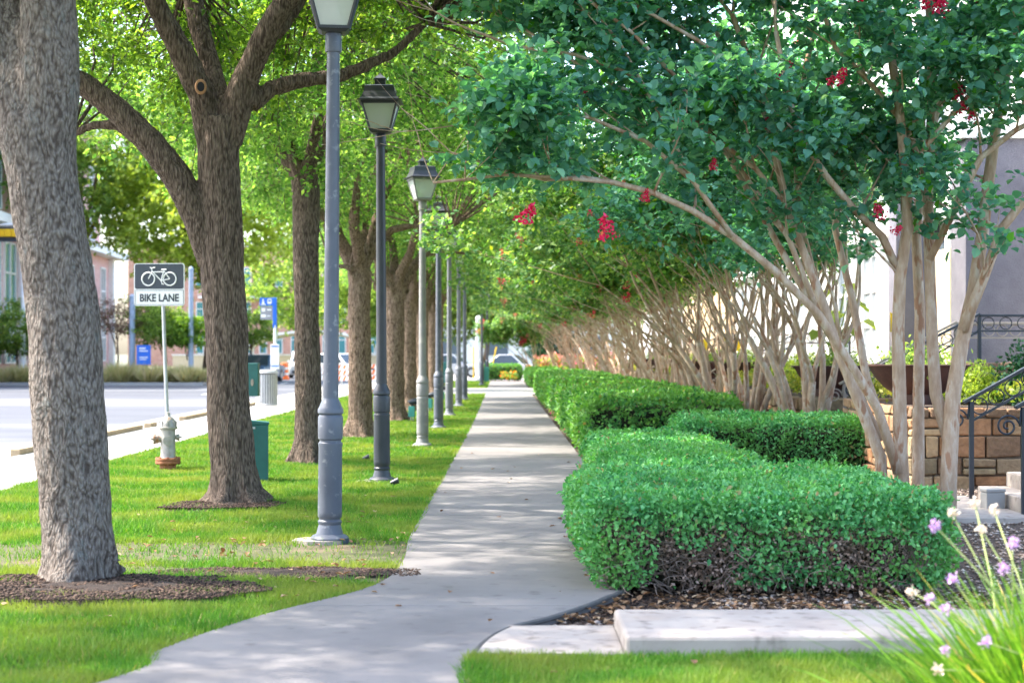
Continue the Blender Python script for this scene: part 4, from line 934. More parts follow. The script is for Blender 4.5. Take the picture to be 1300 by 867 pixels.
# ------------------------------------------------------------------ lamp posts
def lamp(x, y, mat, label, top=4.12, rz=0.0, k=[0], tilt=0.0):
    t = thing('lamp_post', label, 'lamp post', (x, y, 0.0), rz, 'lamp posts along the lawn')
    t.rotation_euler.x = 0; t.rotation_euler.y = tilt
    m = MB(); m.lathe([(.165, .0), (.17, .012), (.168, .045), (.15, .062), (.118, .075), (.108, .11), (.097, .15), (.104, .165), (.104, .18), (.094, .19), (.094, .20), (.104, .212), (.106, .25), (.103, .78), (.107, .80), (.107, .815), (.095, .825), (.095, .84), (.107, .85), (.109, .88), (.110, 1.02), (.105, 1.035), (.098, 1.045), (.112, 1.06), (.112, 1.09), (.10, 1.11), (.078, 1.16), (.068, 1.175), (.066, 1.19)], n=28)
    m.v = [(x * .93, y * .93, z) for x, y, z in m.v]; m.build('base', mat, t, smooth=35)
    m = MB(); m.lathe([(.064, 1.185), (.053, top - .16), (.066, top - .155), (.069, top - .14), (.066, top - .01), (.06, top)], n=20); m.build('shaft', mat, t, smooth=35)
    z = top; lf = MB()
    def sq(mb, h0, h1, z0, z1): mb.lathe([(h0 * 1.4142, z0), (h1 * 1.4142, z1)], n=4, sq=True)
    sq(lf, .095, .125, z, z + .02); sq(lf, .128, .128, z + .021, z + .045)
    b0, b1, zb, zt = .122, .205, z + .045, z + .35
    for sx in (-1, 1):
        for sy in (-1, 1): lf.tube([(sx * b0, sy * b0, zb), (sx * b1, sy * b1, zt)], .013, n=4)
    for (a, q) in ((0, 0),):
        for sx in (-1, 1):
            lf.box((sx * b1, 0, zt), (.03, 2 * b1, .035)); lf.box((0, sx * b1, zt + .001), (2 * b1 - .03, .03, .035))
    fr = lf.build('lantern_frame', 'lamp_roof' if mat != 'lamp_pale' else mat, t)
    for i in range(4):
        g = MB(); c, s = math.cos(i * math.pi / 2), math.sin(i * math.pi / 2)
        pts = []
        for (u, v, zz) in ((-b0 + .01, -b0 + .006, zb), (b0 - .01, -b0 + .006, zb), (b1 - .01, -b1 + .006, zt - .015), (-b1 + .01, -b1 + .006, zt - .015)):
            for dv in (0, .004): pts.append((u * c - (v + dv) * s, u * s + (v + dv) * c, zz))
        g.add(pts, [(0, 2, 4, 6), (1, 7, 5, 3), (0, 1, 3, 2), (2, 3, 5, 4), (4, 5, 7, 6), (6, 7, 1, 0)]); g.build('pane', 'glass', fr)
    b = MB(); b.lathe([(.02, zb), (.032, zb + .01), (.032, zb + .05), (.022, zb + .06)], n=14); b.build('bulb_socket', 'lamp_roof', fr, smooth=40)
    b = MB(); b.lathe([(.022, zb + .06), (.030, zb + .08), (.042, zb + .12), (.042, zb + .15), (.034, zb + .19), (.022, zb + .23), (.012, zb + .245)], n=16); b.build('bulb', 'bulb', fr, smooth=True)
    r = MB(); sq(r, .255, .262, zt + .018, zt + .03); r.lathe([(.24 * 1.414, zt + .031), (.215 * 1.414, zt + .06), (.185 * 1.414, zt + .13), (.172 * 1.414, zt + .20), (.15 * 1.414, zt + .212)], n=4, sq=True)
    r.lathe([(.062 * 1.414, zt + .213), (.062 * 1.414, zt + .285), (.075 * 1.414, zt + .288), (.075 * 1.414, zt + .30), (.03, zt + .345), (.006, zt + .37)], n=4, sq=True)
    r.build('roof', 'lamp_roof', t)
    p = MB(); p.prism([(.235 * math.cos(a / 9 * 6.283) * (1 + .1 * math.sin(a * 3)) - .07, .20 * math.sin(a / 9 * 6.283)) for a in range(9)], -.08, .03); p.build('footing', 'kerb_concrete', t)
    return t
lamp(-1.42, 13.95, 'lamp_paint', 'nearest lamp post, blue-grey paint, lantern cut by the top of the photo', 4.16, tilt=R(.45), rz=.1)
lamp(-1.45, 20.4, 'lamp_dark', 'second lamp post, dark paint with its whole black-roofed lantern in view', 4.17, tilt=R(-.25))
lamp(-1.33, 28.1, 'lamp_pale', 'third lamp post, faded pale grey paint, lantern tucked in teal leaves', 4.05, rz=.3)
lamp(-1.32, 34.8, 'lamp_paint', 'fourth lamp post, blue-grey, just right of the pale one', 4.05)
lamp(-1.32, 41.7, 'lamp_mid', 'fifth lamp post from the camera, grey shaft beside a pink myrtle bloom', 4.0, rz=.2)
lamp(-1.28, 49.0, 'lamp_mid', 'sixth lamp post from the camera, slim grey shaft', 4.05)
lamp(-1.27, 56.0, 'lamp_paint', 'seventh lamp post, last one before the leaf litter', 4.05)
lamp(-1.02, 81.0, 'lamp_paint', 'far lamp post beyond the cross walk with a teal box beside it', 4.05)
lamp(-.85, 90.0, 'lamp_dark', 'farthest lamp post beside the end of the path', 4.05)

# ------------------------------------------------------------------ bike lane sign
def rr(w, h, r, n=5):
    pts = []
    for cx, cy, a0 in ((w / 2 - r, h / 2 - r, 0), (-w / 2 + r, h / 2 - r, 90), (-w / 2 + r, -h / 2 + r, 180), (w / 2 - r, -h / 2 + r, 270)):
        for i in range(n + 1):
            a = R(a0 + 90 * i / n); pts.append((cx + r * math.cos(a), cy + r * math.sin(a)))
    return pts
def panel(mb, poly, y0, y1, cx=0, cz=0):
    n = len(poly); vs = [(cx + p[0], y0, cz + p[1]) for p in poly] + [(cx + p[0], y1, cz + p[1]) for p in poly]
    mb.add(vs, [tuple(range(n)), tuple(range(2 * n - 1, n - 1, -1))] + [(i, n + i, n + (i + 1) % n, (i + 1) % n) for i in range(n)])
t = thing('bike_lane_sign', 'black and white bike lane sign on a grey steel pole behind the hydrant', 'road sign', (-5.19, 25.8, 0), R(-5))
m = MB(); m.tube([(.14, 0, -.1), (.08, 0, 1.4), (0.03, 0, 2.9)], .028, n=12); m.build('pole', 'steel', t, smooth=40)
zc = 2.58; W_, H_ = .78, .64
m = MB(); panel(m, rr(W_, H_, .04), -.040, -.032, 0, zc); pl = m.build('panel', 'sign_white', t)
m = MB(); panel(m, rr(W_ - .03, .375, .03), -.0435, -.0401, 0, zc + .122); m.build('panel_field', 'sign_black', pl)
m = MB()
bz = zc + .105
def ring(mb, cx, cz, r, w=.011, yy=-.047, n=28): mb.tube([(cx + r * math.cos(i * 2 * math.pi / n), yy, cz + r * math.sin(i * 2 * math.pi / n)) for i in range(n + 1)], w, n=6, cap=False)
ring(m, -.165, bz - .02, .098); ring(m, .165, bz - .02, .098)
K = {'rear': (.165, bz - .02), 'bb': (.03, bz - .045), 'seat': (.075, bz + .10), 'head': (-.105, bz + .095), 'front': (-.165, bz - .02), 'bar': (-.115, bz + .14)}
for a, b in (('rear', 'bb'), ('bb', 'head'), ('bb', 'seat'), ('rear', 'seat'), ('head', 'front'), ('head', 'bar')):
    m.tube([(K[a][0], -.047, K[a][1]), (K[b][0], -.047, K[b][1])], .009, n=6)
m.tube([(.065, -.047, bz + .085), (-.108, -.047, bz + .085)], .009, n=6)
m.tube([(.035, -.047, bz + .12), (.115, -.047, bz + .12)], .011, n=6); m.tube([(.075, -.047, bz + .10), (.078, -.047, bz + .12)], .008, n=6)
m.tube([(-.06, -.047, bz + .152), (-.115, -.047, bz + .142), (-.14, -.047, bz + .15)], .009, n=6); m.tube([(.03, -.047, bz - .045), (.05, -.047, bz - .10), (.075, -.047, bz - .10)], .008, n=6)
m.build('bicycle_symbol', 'sign_white', pl)
me = text_mesh('BIKE LANE', .158, 'lettering'); o = np_obj('lettering', me, 'sign_black', pl); o.location = (0, -.043, zc - .205); o.rotation_euler = (R(90), 0, 0); o.scale = (.82, 1, 1)
m = MB()
for a, b in (((-W_ / 2 + .02, zc - .085), (W_ / 2 - .02, zc - .085)), ((-W_ / 2 + .02, zc - H_ / 2 + .018), (W_ / 2 - .02, zc - H_ / 2 + .018)), ((-W_ / 2 + .018, zc - H_ / 2 + .02), (-W_ / 2 + .018, zc - .085)), ((W_ / 2 - .018, zc - H_ / 2 + .02), (W_ / 2 - .018, zc - .085))):
    m.box(((a[0] + b[0]) / 2, -.0425, (a[1] + b[1]) / 2), (abs(a[0] - b[0]) + .005, .004, abs(a[1] - b[1]) + .005))
m.build('border', 'sign_black', pl)
m = MB()
for z in (zc + .22, zc - .22): m.lathe([(.012, 0), (.012, .006)], n=8)
# ------------------------------------------------------------------ hydrant
t = thing('fire_hydrant', 'silver fire hydrant with rusty base flange on the lawn', 'fire hydrant', (-4.42, 22.5, 0), R(10))
m = MB(); m.lathe([(.105, -.05), (.105, .09), (.112, .095)], n=24); m.build('foot', 'rust', t, smooth=40)
m = MB(); m.lathe([(.155, .09), (.165, .10), (.165, .125), (.155, .13), (.155, .138), (.165, .142), (.165, .165), (.12, .172)], n=24)
for i in range(8): a = i * math.pi / 4; m.lathe([(.018, .0), (.018, .1)], c=(.14 * math.cos(a), .14 * math.sin(a), .082), n=6)
m.build('flange', 'rust', t, smooth=40)
m = MB(); m.lathe([(.105, .17), (.098, .19), (.096, .54), (.12, .545), (.125, .555), (.125, .575), (.115, .58)], n=28); m.build('barrel', 'hydrant_silver', t, smooth=40)
m = MB(); m.lathe([(.112, .58), (.11, .61), (.095, .66), (.065, .70), (.035, .715), (.03, .725), (.028, .765), (.014, .77)], n=24)
for i in range(8): a = i * math.pi / 4; m.box((.10 * math.cos(a), .10 * math.sin(a), .62), (.03, .012, .07), a)
m.build('bonnet', 'hydrant_silver', t, smooth=40)
def nozzle(dirv, r, L, z):
    m = MB(); d = Vector(dirv); p = Vector((0, 0, z))
    m.tube([p + d * .07, p + d * (.09 + L * .5), p + d * (.09 + L * .5 + .001), p + d * (.09 + L), p + d * (.09 + L + .001), p + d * (.12 + L), p + d * (.121 + L), p + d * (.15 + L)], [r * .8, r * .8, r, r, r * 1.15, r * 1.15, r * .3, r * .3], n=16)
    return m.build('nozzle', 'hydrant_silver', t, smooth=40)
nozzle((-1, 0, 0), .062, .07, .42); nozzle((1, 0, 0), .038, .03, .44); nozzle((0, -1, 0), .055, .05, .40)
# ------------------------------------------------------------------ cabinets, bins, bus stop, lights
t = thing('utility_cabinet', 'dark green metal cabinet with sloped lid standing behind the forked oak', 'utility box', (-2.98, 20.4, 0), R(8))
m = MB(); m.bbox(-.17, .17, -.13, .13, -.03, .70); m.build('body', 'green_metal', t, bevel=.008)
m = MB(); m.add([(-.18, -.14, .70), (.18, -.14, .70), (.18, .14, .70), (-.18, .14, .70), (-.18, -.14, .765), (.18, -.14, .725), (.18, .14, .725), (-.18, .14, .765)], [(3, 2, 1, 0), (4, 5, 6, 7), (0, 1, 5, 4), (1, 2, 6, 5), (2, 3, 7, 6), (3, 0, 4, 7)]); m.build('lid', 'green_metal', t, bevel=.006)
m = MB(); m.box((0, -.135, .66), (.03, .01, .025)); m.build('lock', 'steel', t)
t = thing('pedestal_box', 'green box with a keyhole shaped handle on a tall green post', 'utility box', (-4.77, 32, 0), 0)
m = MB(); m.bbox(-.16, -.09, -.03, .03, -.1, 1.98); m.build('post', 'green_metal', t, bevel=.006)
m = MB(); m.bbox(-.085, .19, -.12, .12, .74, 1.36); m.build('box', 'green_metal', t, bevel=.01)
m = MB(); m.lathe([(.045, 0), (.045, .012)], n=14); h = m.build('handle', 'iron_tan', t); h.location = (.08, -.122, 1.0); h.rotation_euler = (R(90), 0, 0); h.scale = (.6, 1.5, 1)
t = thing('litter_bin', 'round slatted metal litter bin on the pavement beside the bus stop', 'litter bin', (-6.86, 49.5, 0.01))
m = MB(); m.lathe([(.27, .04), (.27, .94)], n=24); m.build('liner', 'iron', t, smooth=40)
m = MB()
for i in range(26):
    a = i * 2 * math.pi / 26; c, s = math.cos(a), math.sin(a)
    m.box((.30 * c, .30 * s, .48), (.012, .048, .88), a)
m.build('slat_cage', 'can_metal', t)
for z in (.05, .97):
    m = MB(); m.tube([(.315 * math.cos(i * math.pi / 12), .315 * math.sin(i * math.pi / 12), z) for i in range(25)], .022, n=6, cap=False); m.build('rim', 'can_metal', t, smooth=True)
m = MB(); m.lathe([(.315, .985), (.30, 1.03), (.17, 1.05), (.16, 1.02)], n=24); m.build('lid', 'can_metal', t, smooth=40)
t = thing('bus_stop_sign', 'blue and grey bus stop sign on a white pole past the litter bin', 'bus stop sign', (-6.95, 52, 0.01))
m = MB(); m.tube([(0, 0, -.1), (0, 0, 2.38)], .05, n=10); m.build('pole', 'pole_white', t, smooth=40)
m = MB(); m.bbox(-.07, .05, -.045, .035, 2.3, 3.22); m.build('blue_sleeve', 'sign_blue', t, bevel=.01)
m = MB(); m.bbox(-.47, -.075, -.02, .0, 2.98, 3.22); hd = m.build('route_header', 'sign_blue', t)
m = MB(); m.bbox(-.45, -.075, -.02, .0, 2.55, 2.96); rp = m.build('route_panel', 'sign_grey', t)
m = MB(); m.bbox(-.40, -.33, -.026, -.021, 3.02, 3.11); m.box((-.365, -.0235, 3.15), (.045, .005, .05)); m.bbox(-.43, -.29, -.026, -.021, 3.0, 3.03); m.build('wave_symbol', 'sign_white', hd)
m = MB(); panel(m, rr(.13, .16, .04), -.026, -.021, -.17, 3.11); m.build('bus_symbol', 'sign_white', hd)
m = MB(); panel(m, rr(.09, .05, .01), -.030, -.0265, -.17, 3.13); m.build('bus_windscreen', 'sign_blue', hd)
m = MB()
for x0, x1, z0, z1 in ((-.41, -.30, 2.80, 2.90), (-.43, -.28, 2.62, 2.71)): m.bbox(x0, x1, -.026, -.021, z0, z1)
for x0, x1, z0, z1 in ((-.25, -.12, 2.83, 2.87), (-.25, -.14, 2.65, 2.68)): m.bbox(x0, x1, -.026, -.021, z0, z1)
m.build('route_marks', 'sign_white', rp)
m = MB(); m.bbox(-.13, .13, -.09, -.055, 1.05, 1.80); tm_ = m.build('timetable', 'sign_white', t, bevel=.01)
m = MB(); m.bbox(-.11, .11, -.096, -.091, 1.12, 1.16); m.bbox(-.11, .11, -.096, -.091, 1.72, 1.76); m.build('timetable_band', 'sign_blue', tm_)
def spot(x, y, label):
    t = thing('garden_spotlight', label, 'spotlight', (x, y, 0), random.uniform(-.3, .3), 'spotlights among the oaks')
    m = MB(); m.tube([(-.02, 0, -.05), (-.02, 0, .12)], .012, n=6); m.tube([(.04, .0, -.05), (.03, 0, .12)], .012, n=6); m.build('stake', 'steel', t)
    m = MB(); m.bbox(-.07, .07, -.05, .05, .12, .36); m.build('junction_box', 'teal', t, bevel=.008)
    m = MB(); m.tube([(.02, 0, .36), (.03, 0, .42), (.0, 0, .42), (-.06, -.0, .44), (.08, 0, .47), (.14, 0, .46)], [.015, .02, .05, .055, .07, .07], n=12); m.build('lamp_head', 'iron', t, smooth=40)
spot(-2.05, 38.2, 'teal box spotlight just right of the fifth oak trunk'); spot(-1.92, 44.5, 'teal box spotlight left of the pale lamp post base'); spot(-1.9, 53, 'teal box spotlight farther along between lamp posts')
for x, y, lab in ((-1.55, 24.2, 'small black ground light in grass behind the nearest lamp post'), (-1.5, 20.9 - 1.2, 'small dark sprinkler head in grass right of the second lamp post')):
    t = thing('ground_light', lab, 'ground light', (x + (.24 if y < 21 else -.4), y, 0)); m = MB(); m.tube([(0, 0, -.02), (0, 0, .05)], .012, n=6); m.build('stake', 'iron', t)
    m = MB(); m.tube([(-.04, 0, .05), (.03, 0, .075), (.05, 0, .08)], [.02, .035, .037], n=10); m.build('lamp_head', 'iron', t, smooth=40)
t = thing('teal_box', 'teal green box on a post beside the far lamp post', 'utility box', (-.86, 81.2, 0)); m = MB(); m.bbox(-.03, .03, .1, .16, -.1, 1.2); m.build('post', 'green_metal', t); m = MB(); m.bbox(-.06, .18, -.1, .09, .2, .88); m.build('box', 'teal', t, bevel=.01)
t = thing('teal_box', 'teal box with a pale flap left of the sixth lamp post', 'utility box', (-2.2, 66, 0)); m = MB(); m.bbox(-.03, .03, .1, .16, -.1, 1.4); m.build('post', 'green_metal', t); m = MB(); m.bbox(-.12, .12, -.1, .09, .4, 1.2); m.build('box', 'green_metal', t, bevel=.01)
# utility poles
def pole(name, label, x, y, r, h, mat, cat='pole'):
    t = thing(name, label, cat, (x, y, 0)); m = MB(); m.tube([(0, 0, -.1), (0, 0, h * .5), (0, 0, h)], [r, r * .93, r * .85], n=12); m.build('shaft', mat, t, smooth=40)
    m = MB(); m.lathe([(r * 1.5, 0), (r * 1.5, .12), (r * 1.1, .15)], n=12); m.build('base', mat, t); m = MB(); m.lathe([(r * .9, h), (r * .95, h + .1), (r * .3, h + .2)], n=12); m.build('cap', mat, t)
    return t
pole('utility_pole', 'tall pale blue pole against the lime tree left of the forked oak', -16.1, 88, .14, 5.8, 'pole_blue')
pole('utility_pole', 'blue-grey pole beside the blue parking sign across the street', -19.2, 88.3, .17, 4.4, 'pole_blue')
pole('utility_pole', 'white pole at the end of the path behind the hedge', -1.45, 99, .17, 3.5, 'pole_white')
for (p0, p1, lab) in (((-1.72, 98.5, 0), (-1.72, 98.5, 1.9), 'upright yellow pole marker left of the white pole'), ((-.75, 98.6, .3), (-.4, 98.6, 1.9), 'slanting yellow guy wire guard right of the white pole')):
    m = MB(); m.tube([p0, tuple((a + b) / 2 for a, b in zip(p0, p1)), p1], .04, n=6); tag(m.build('guy_guard', 'flag_yellow'), lab, 'wire guard')
t = thing('traffic_signal', 'yellow horizontal traffic signal on a white mast arm at the left edge', 'traffic signal', (-25.05, 89, 0))
m = MB(); m.tube([(0, 0, 0), (0, 0, 8.4)], [.16, .11], n=10); m.build('mast', 'pole_white', t, smooth=40)
m = MB(); m.tube([(0, 0, 8.25), (-3, -.1, 8.15), (-7, -.2, 8.35)], [.09, .08, .06], n=8); m.build('mast_arm', 'pole_white', t, smooth=40)
m = MB(); m.box((-.72, -.14, 7.72), (1.25, .05, .78)); m.build('backplate', 'sign_black', t, bevel=.03)
for i in range(3): m = MB(); m.box((-.32 - i * .36, -.28, 7.78), (.34, .22, .40)); m.build('housing', 'signal_yellow', t, bevel=.03)
t = thing('parking_sign', 'blue sign with white lettering blocks in front of the street trees', 'sign', (-18.45, 87.6, 0)); m = MB(); m.bbox(-.05, .05, 0, .06, 0, 1.0); m.build('post', 'iron', t); m = MB(); m.bbox(-.36, .36, -.05, .0, .95, 1.95); pn = m.build('panel', 'sign_blue', t)
m = MB(); [m.bbox(a, b, -.056, -.0505, c, d) for a, b, c, d in ((-.22, .22, 1.62, 1.68), (-.22, .1, 1.75, 1.82), (-.22, .22, 1.30, 1.35), (-.22, .15, 1.2, 1.24))]; m.build('lettering', 'sign_white', pn)
# grass tufts along the far verge
def tuft(x, y, s, label, seed):
    rng = np.random.default_rng(seed); n = 600; s *= 1.25; t = thing('ornamental_grass', label, 'ornamental grass', (x, y, .03), group='grass tufts across the street')
    a = rng.uniform(0, 6.28, n); r = rng.uniform(0, .28, n) * s; b = np.stack([np.cos(a) * r, np.sin(a) * r, 0 * a], 1); d = np.stack([np.cos(a) * rng.uniform(.1, 1.2, n), np.sin(a) * rng.uniform(.1, 1.2, n), np.full(n, 1.)], 1)
    me = leaves_mesh('blades', b, d, rdir(n, rng), rng.uniform(.4, .85, n) * s, .028, False); np_obj('blades', me, 'tawny_grass', t)
tl = ['small tawny grass tuft at the far left edge', 'broad yellow-green grass tuft left of the nearest oak', 'tawny grass tuft just left of the nearest oak trunk', 'yellow-green tuft just right of the nearest oak trunk', 'large rounded tawny tuft under the bronze tree', 'pale tuft at the foot of the blue-grey pole', 'tawny tuft right of the parking sign', 'tawny tuft behind the sign pole', 'pale dry tuft right of the sign pole', 'dry tuft beside the forked oak trunk', 'last dry tuft, half hidden by the forked oak']
for i, (x, s) in enumerate(zip((3, 24, 44, 132, 153, 172, 190, 203, 220, 238, 254), (.9, 1.1, .9, .9, 1.3, .9, 1.1, .9, 1, 1, .9))): tuft((x - VX) * 87.4 / F, 87.4 + .3 * (i % 3), s, tl[i], 900 + i)
# ------------------------------------------------------------------ cars and barricades
def car(name, label, loc, rz, paint, L=4.6, Wd=1.85, H=1.7, suv=True):
    t = thing(name, label, 'car', loc, rz, 'cars beyond the street'); hb = H * .58; w = Wd / 2
    prof = [(-L / 2, .35), (-L / 2 - .02, .62), (-L / 2 + .12, hb - .08), (-L * .22, hb), (-L * .09, hb), (-L * .09, hb), (L / 2 - .3, hb + .03), (L / 2 - .03, hb - .12), (L / 2, .4), (L / 2 - .1, .24), (-L / 2 + .1, .24)]
    m = MB(); n = len(prof); m.add([(-w, p[0], p[1]) for p in prof] + [(w, p[0], p[1]) for p in prof], [tuple(range(n)), tuple(range(2 * n - 1, n - 1, -1))] + [(i, n + i, n + (i + 1) % n, (i + 1) % n) for i in range(n)])
    m.build('body', paint, t, bevel=.06)
    c0, c1 = -L * .20, (L / 2 - .12 if suv else L * .34); r0, r1 = -L * .04, (L / 2 - .5 if suv else L * .16); wi = w - .06; wr = w - .2
    m = MB(); m.add([(-wi, c0, hb - .02), (wi, c0, hb - .02), (wi, c1, hb), (-wi, c1, hb), (-wr, r0, H), (wr, r0, H), (wr, r1, H), (-wr, r1, H)], [(3, 2, 1, 0), (4, 5, 6, 7), (0, 1, 5, 4), (1, 2, 6, 5), (2, 3, 7, 6), (3, 0, 4, 7)])
    m.build('cabin', paint, t, bevel=.05)
    def face(nm, a, b, c, d, off, mt='car_glass'):
        a, b, c, d = map(Vector, (a, b, c, d)); ce = (a + b + c + d) / 4; nn = (b - a).cross(d - a).normalized() * off
        q = [ce + (v - ce) * .86 + nn for v in (a, b, c, d)]; m = MB(); m.add([v[:] for v in q] + [(v - nn.normalized() * .04)[:] for v in q], [(0, 1, 2, 3), (7, 6, 5, 4), (0, 4, 5, 1), (1, 5, 6, 2), (2, 6, 7, 3), (3, 7, 4, 0)]); m.build(nm, mt, t)
    face('windscreen', (-wi, c0, hb), (wi, c0, hb), (wr, r0, H), (-wr, r0, H), .015); face('rear_window', (wi, c1, hb), (-wi, c1, hb), (-wr, r1, H), (wr, r1, H), .015)
    for s in (-1, 1):
        a = [(s * wi, c1, hb), (s * wi, c0, hb), (s * wr, r0, H), (s * wr, r1, H)]
        if s > 0: a = [a[1], a[0], a[3], a[2]]
        face('side_window', *a, .015)
        for y in (-L * .31, L * .31):
            m = MB(); m.tube([(s * (w - .2), y, .34), (s * (w + .01), y, .34)], .34, n=20); wh = m.build('wheel', 'tyre', t, smooth=40)
            m = MB(); m.tube([(s * (w - .1), y, .34), (s * (w + .02), y, .34)], .2, n=14); m.build('rim', 'steel', wh)
        m = MB(); m.box((s * (w - .28), -L / 2 + .0, hb - .28), (.42, .08, .14)); m.build('headlight', 'headlight', t, bevel=.02)
        m = MB(); m.box((s * (w + .08), c0 + .25, hb + .06), (.16, .1, .12)); m.build('mirror', paint, t, bevel=.02)
    m = MB(); m.box((0, -L / 2 - .005, hb - .33), (.85, .06, .2)); m.build('grille', 'sign_black', t); m = MB(); m.box((0, -L / 2 + .01, .42), (1.5, .1, .2)); m.build('bumper', 'sign_black', t)
    m = MB(); m.box((0, -L / 2 - .05, .48), (.35, .02, .13)); m.build('number_plate', 'sign_white', t)
    return t
car('suv', 'white sport utility car facing the camera beside the orange barrel', (-13.2, 113, -.1), R(6), 'car_white', H=1.78)
car('parked_car', 'dark blue car behind the litter bin with a glinting windscreen', (-14.15, 99, -.1), R(-8), 'car_blue', H=1.55, suv=False)
car('parked_car', 'white car in the lot seen between the third and fourth oaks', (-10.6, 112, -.1), R(60), 'car_white', H=1.6)
car('parked_car', 'silver car in the lot left of the white pole', (-3.3, 112, -.05), R(80), 'car_silver', H=1.5, suv=False)
car('parked_car', 'pale car in the lot straight beyond the end of the path', (.6, 110, -.05), R(75), 'car_silver', H=1.5, suv=False)
car('parked_car', 'white car in the lot behind the salmon flower bed', (4.6, 112, -.05), R(90), 'car_white', H=1.5)
t = thing('traffic_barrel', 'orange and white traffic barrel in front of the white suv', 'traffic barrel', (-13.6, 106, -.1)); m = MB(); m.lathe([(.32, 0), (.32, .1), (.27, .12), (.25, .4), (.23, .7), (.2, 1.0), (.1, 1.05)], n=18); bd = m.build('barrel', 'orange', t, smooth=40)
for z, r in ((.28, .268), (.62, .245)): m = MB(); m.lathe([(r, z), (r - .008, z + .14)], n=18); m.build('reflective_band', 'sign_white', bd)
def barricade(x, y, rz, label):
    t = thing('barricade', label, 'barricade', (x, y, -.1), rz, 'orange and white barricades')
    for z in (.35, .62, .9):
        m = MB(); m.bbox(-.65, .65, -.015, .015, z, z + .2); bo = m.build('board', 'sign_white', t)
        m = MB()
        for k in range(5): a = -.6 + k * .26; m.add([(a, -.019, z + .005), (a + .12, -.019, z + .005), (a + .2, -.019, z + .195), (a + .08, -.019, z + .195), (a, -.0155, z + .005), (a + .12, -.0155, z + .005), (a + .2, -.0155, z + .195), (a + .08, -.0155, z + .195)], [(0, 1, 2, 3), (7, 6, 5, 4), (0, 4, 5, 1), (1, 5, 6, 2), (2, 6, 7, 3), (3, 7, 4, 0)])
        m.build('stripes', 'orange', bo)
    for x_ in (-.6, .6): m = MB(); m.tube([(x_, -.3, 0), (x_, .03, 1.15)], .025, n=5); m.tube([(x_, .35, 0), (x_, .03, 1.15)], .025, n=5); m.build('leg', 'can_metal', t)
barricade(-8.55, 84, R(10), 'striped barricade left of the fourth oak trunk'); barricade(-7.75, 80.5, R(-15), 'striped barricade between the fourth oak and nearest lamp post'); barricade(-6.6, 83, R(5), 'striped barricade between the fourth oak and the second lamp post')
# ------------------------------------------------------------------ stone terraces
SC = [(.37, .20, .10), (.44, .27, .14), (.32, .21, .12), (.38, .27, .16), (.27, .16, .09), (.46, .30, .16), (.38, .19, .09), (.31, .23, .13)]
def stone_wall(label, x0, x1, y0, y1, z1, seed, scale=1.0, off=None, name='stone_wall'):
    rn = random.Random(seed); t = thing(name, label, 'stone wall', (x0, y0, 0), group='stone terrace walls')
    m = MB(); m.bbox(.06, x1 - x0, .06, y1 - y0, -.12, z1 - .07); m.build('mortar_core', 'mortar', t)
    def tint():
        k = rn.uniform(.75, 1.25); return tuple(c * k for c in SC[rn.randrange(len(SC))])
    m = MB()
    def row(z, h, last):
        for axis, L in (('x', x1 - x0), ('y', y1 - y0)):
            u = 0 if axis == 'x' else .16
            while u < L - .02:
                w = min(rn.uniform(.16, .58) * scale, L - u)
                if L - u - w < .12: w = L - u
                m.col = tint(); pr = rn.uniform(-.02, .015); g = .009
                hh = h
                if not last and w > .3 and rn.random() < .42:  # split stone
                    for za, zb in ((z, z + h * .45), (z + h * .45, z + h)):
                        m.col = tint()
                        if axis == 'x': m.bbox(u + g, u + w - g, pr, .15, za + g, zb - g)
                        else: m.bbox(pr, .15, u + g, u + w - g, za + g, zb - g)
                else:
                    if axis == 'x': m.bbox(u + g, u + w - g, pr, .15, z + g, z + hh - g)
                    else: m.bbox(pr, .15, u + g, u + w - g, z + g, z + hh - g)
                u += w
    z = -.1
    while z < z1 - .22:
        h = rn.uniform(.15, .31); h = min(h, z1 - .11 - z); row(z, h, False); z += h
    row(z, z1 - z, True)
    m.v = [(x + .022 * mnoise.noise(Vector((x * 7, y * 7 + seed, z * 7))) * (x < .2), y + .016 * mnoise.noise(Vector((x * 7 + 5, y * 7, z * 7 + seed))) * (y < .2), z + .035 * mnoise.noise(Vector((x * 5, y * 5 + 9, z * 4)))) for x, y, z in m.v]
    o = m.build('stones', 'stone', t, bevel=.018)
    return t
def terrace(label, x0, x1, y0, y1, z, seed):
    """soil surface with bright low shrubs"""
    rng = np.random.default_rng(seed); m = MB(); m.bbox(x0 + .16, x1, y0 + .16, y1, z - .08, z - .045); o = m.build('terrace_soil', 'soil'); o['kind'] = 'structure'
    n = int((x1 - x0) * (y1 - y0) * 260); p = np.stack([rng.uniform(x0 + .2, x1, n), rng.uniform(y0 + .2, y1, n), np.zeros(n)], 1)
    p = p[(p[:, 1] > y0 + 2.3) | (p[:, 0] > x0 + 1.5)]; n = len(p)
    hgt = .16 + .20 * np.clip(sn(p, 1.1, seed) + .4, 0, 1.4) + .10 * sn(p, 3.5, seed)
    p[:, 2] = z + np.clip(hgt, .02, 1) * rng.uniform(0, 1, n) ** .5
    o = np_obj('ground_cover', leaves_mesh('ground_cover', p, rdir(n, rng) + [0, 0, .5], rdir(n, rng) + [0, 0, .8], rng.uniform(.06, .11, n), .022, False), 'ground_cover')
    tag(o, label, 'ground cover', kind='stuff')
WL = [(4.72, 8.9, 19.8, 23.7, .92, 'stone terrace wall behind the nearest railing, under the big bowl'), (4.6, 8.9, 26.3, 38.9, .86, 'long stone terrace wall under the second bowl'),
      (4.6, 8.9, 41.9, 54.6, .86, 'stone terrace wall past the third flight of steps'), (4.6, 8.9, 57.8, 74, .86, 'farthest stone terrace wall behind the myrtle stems')]
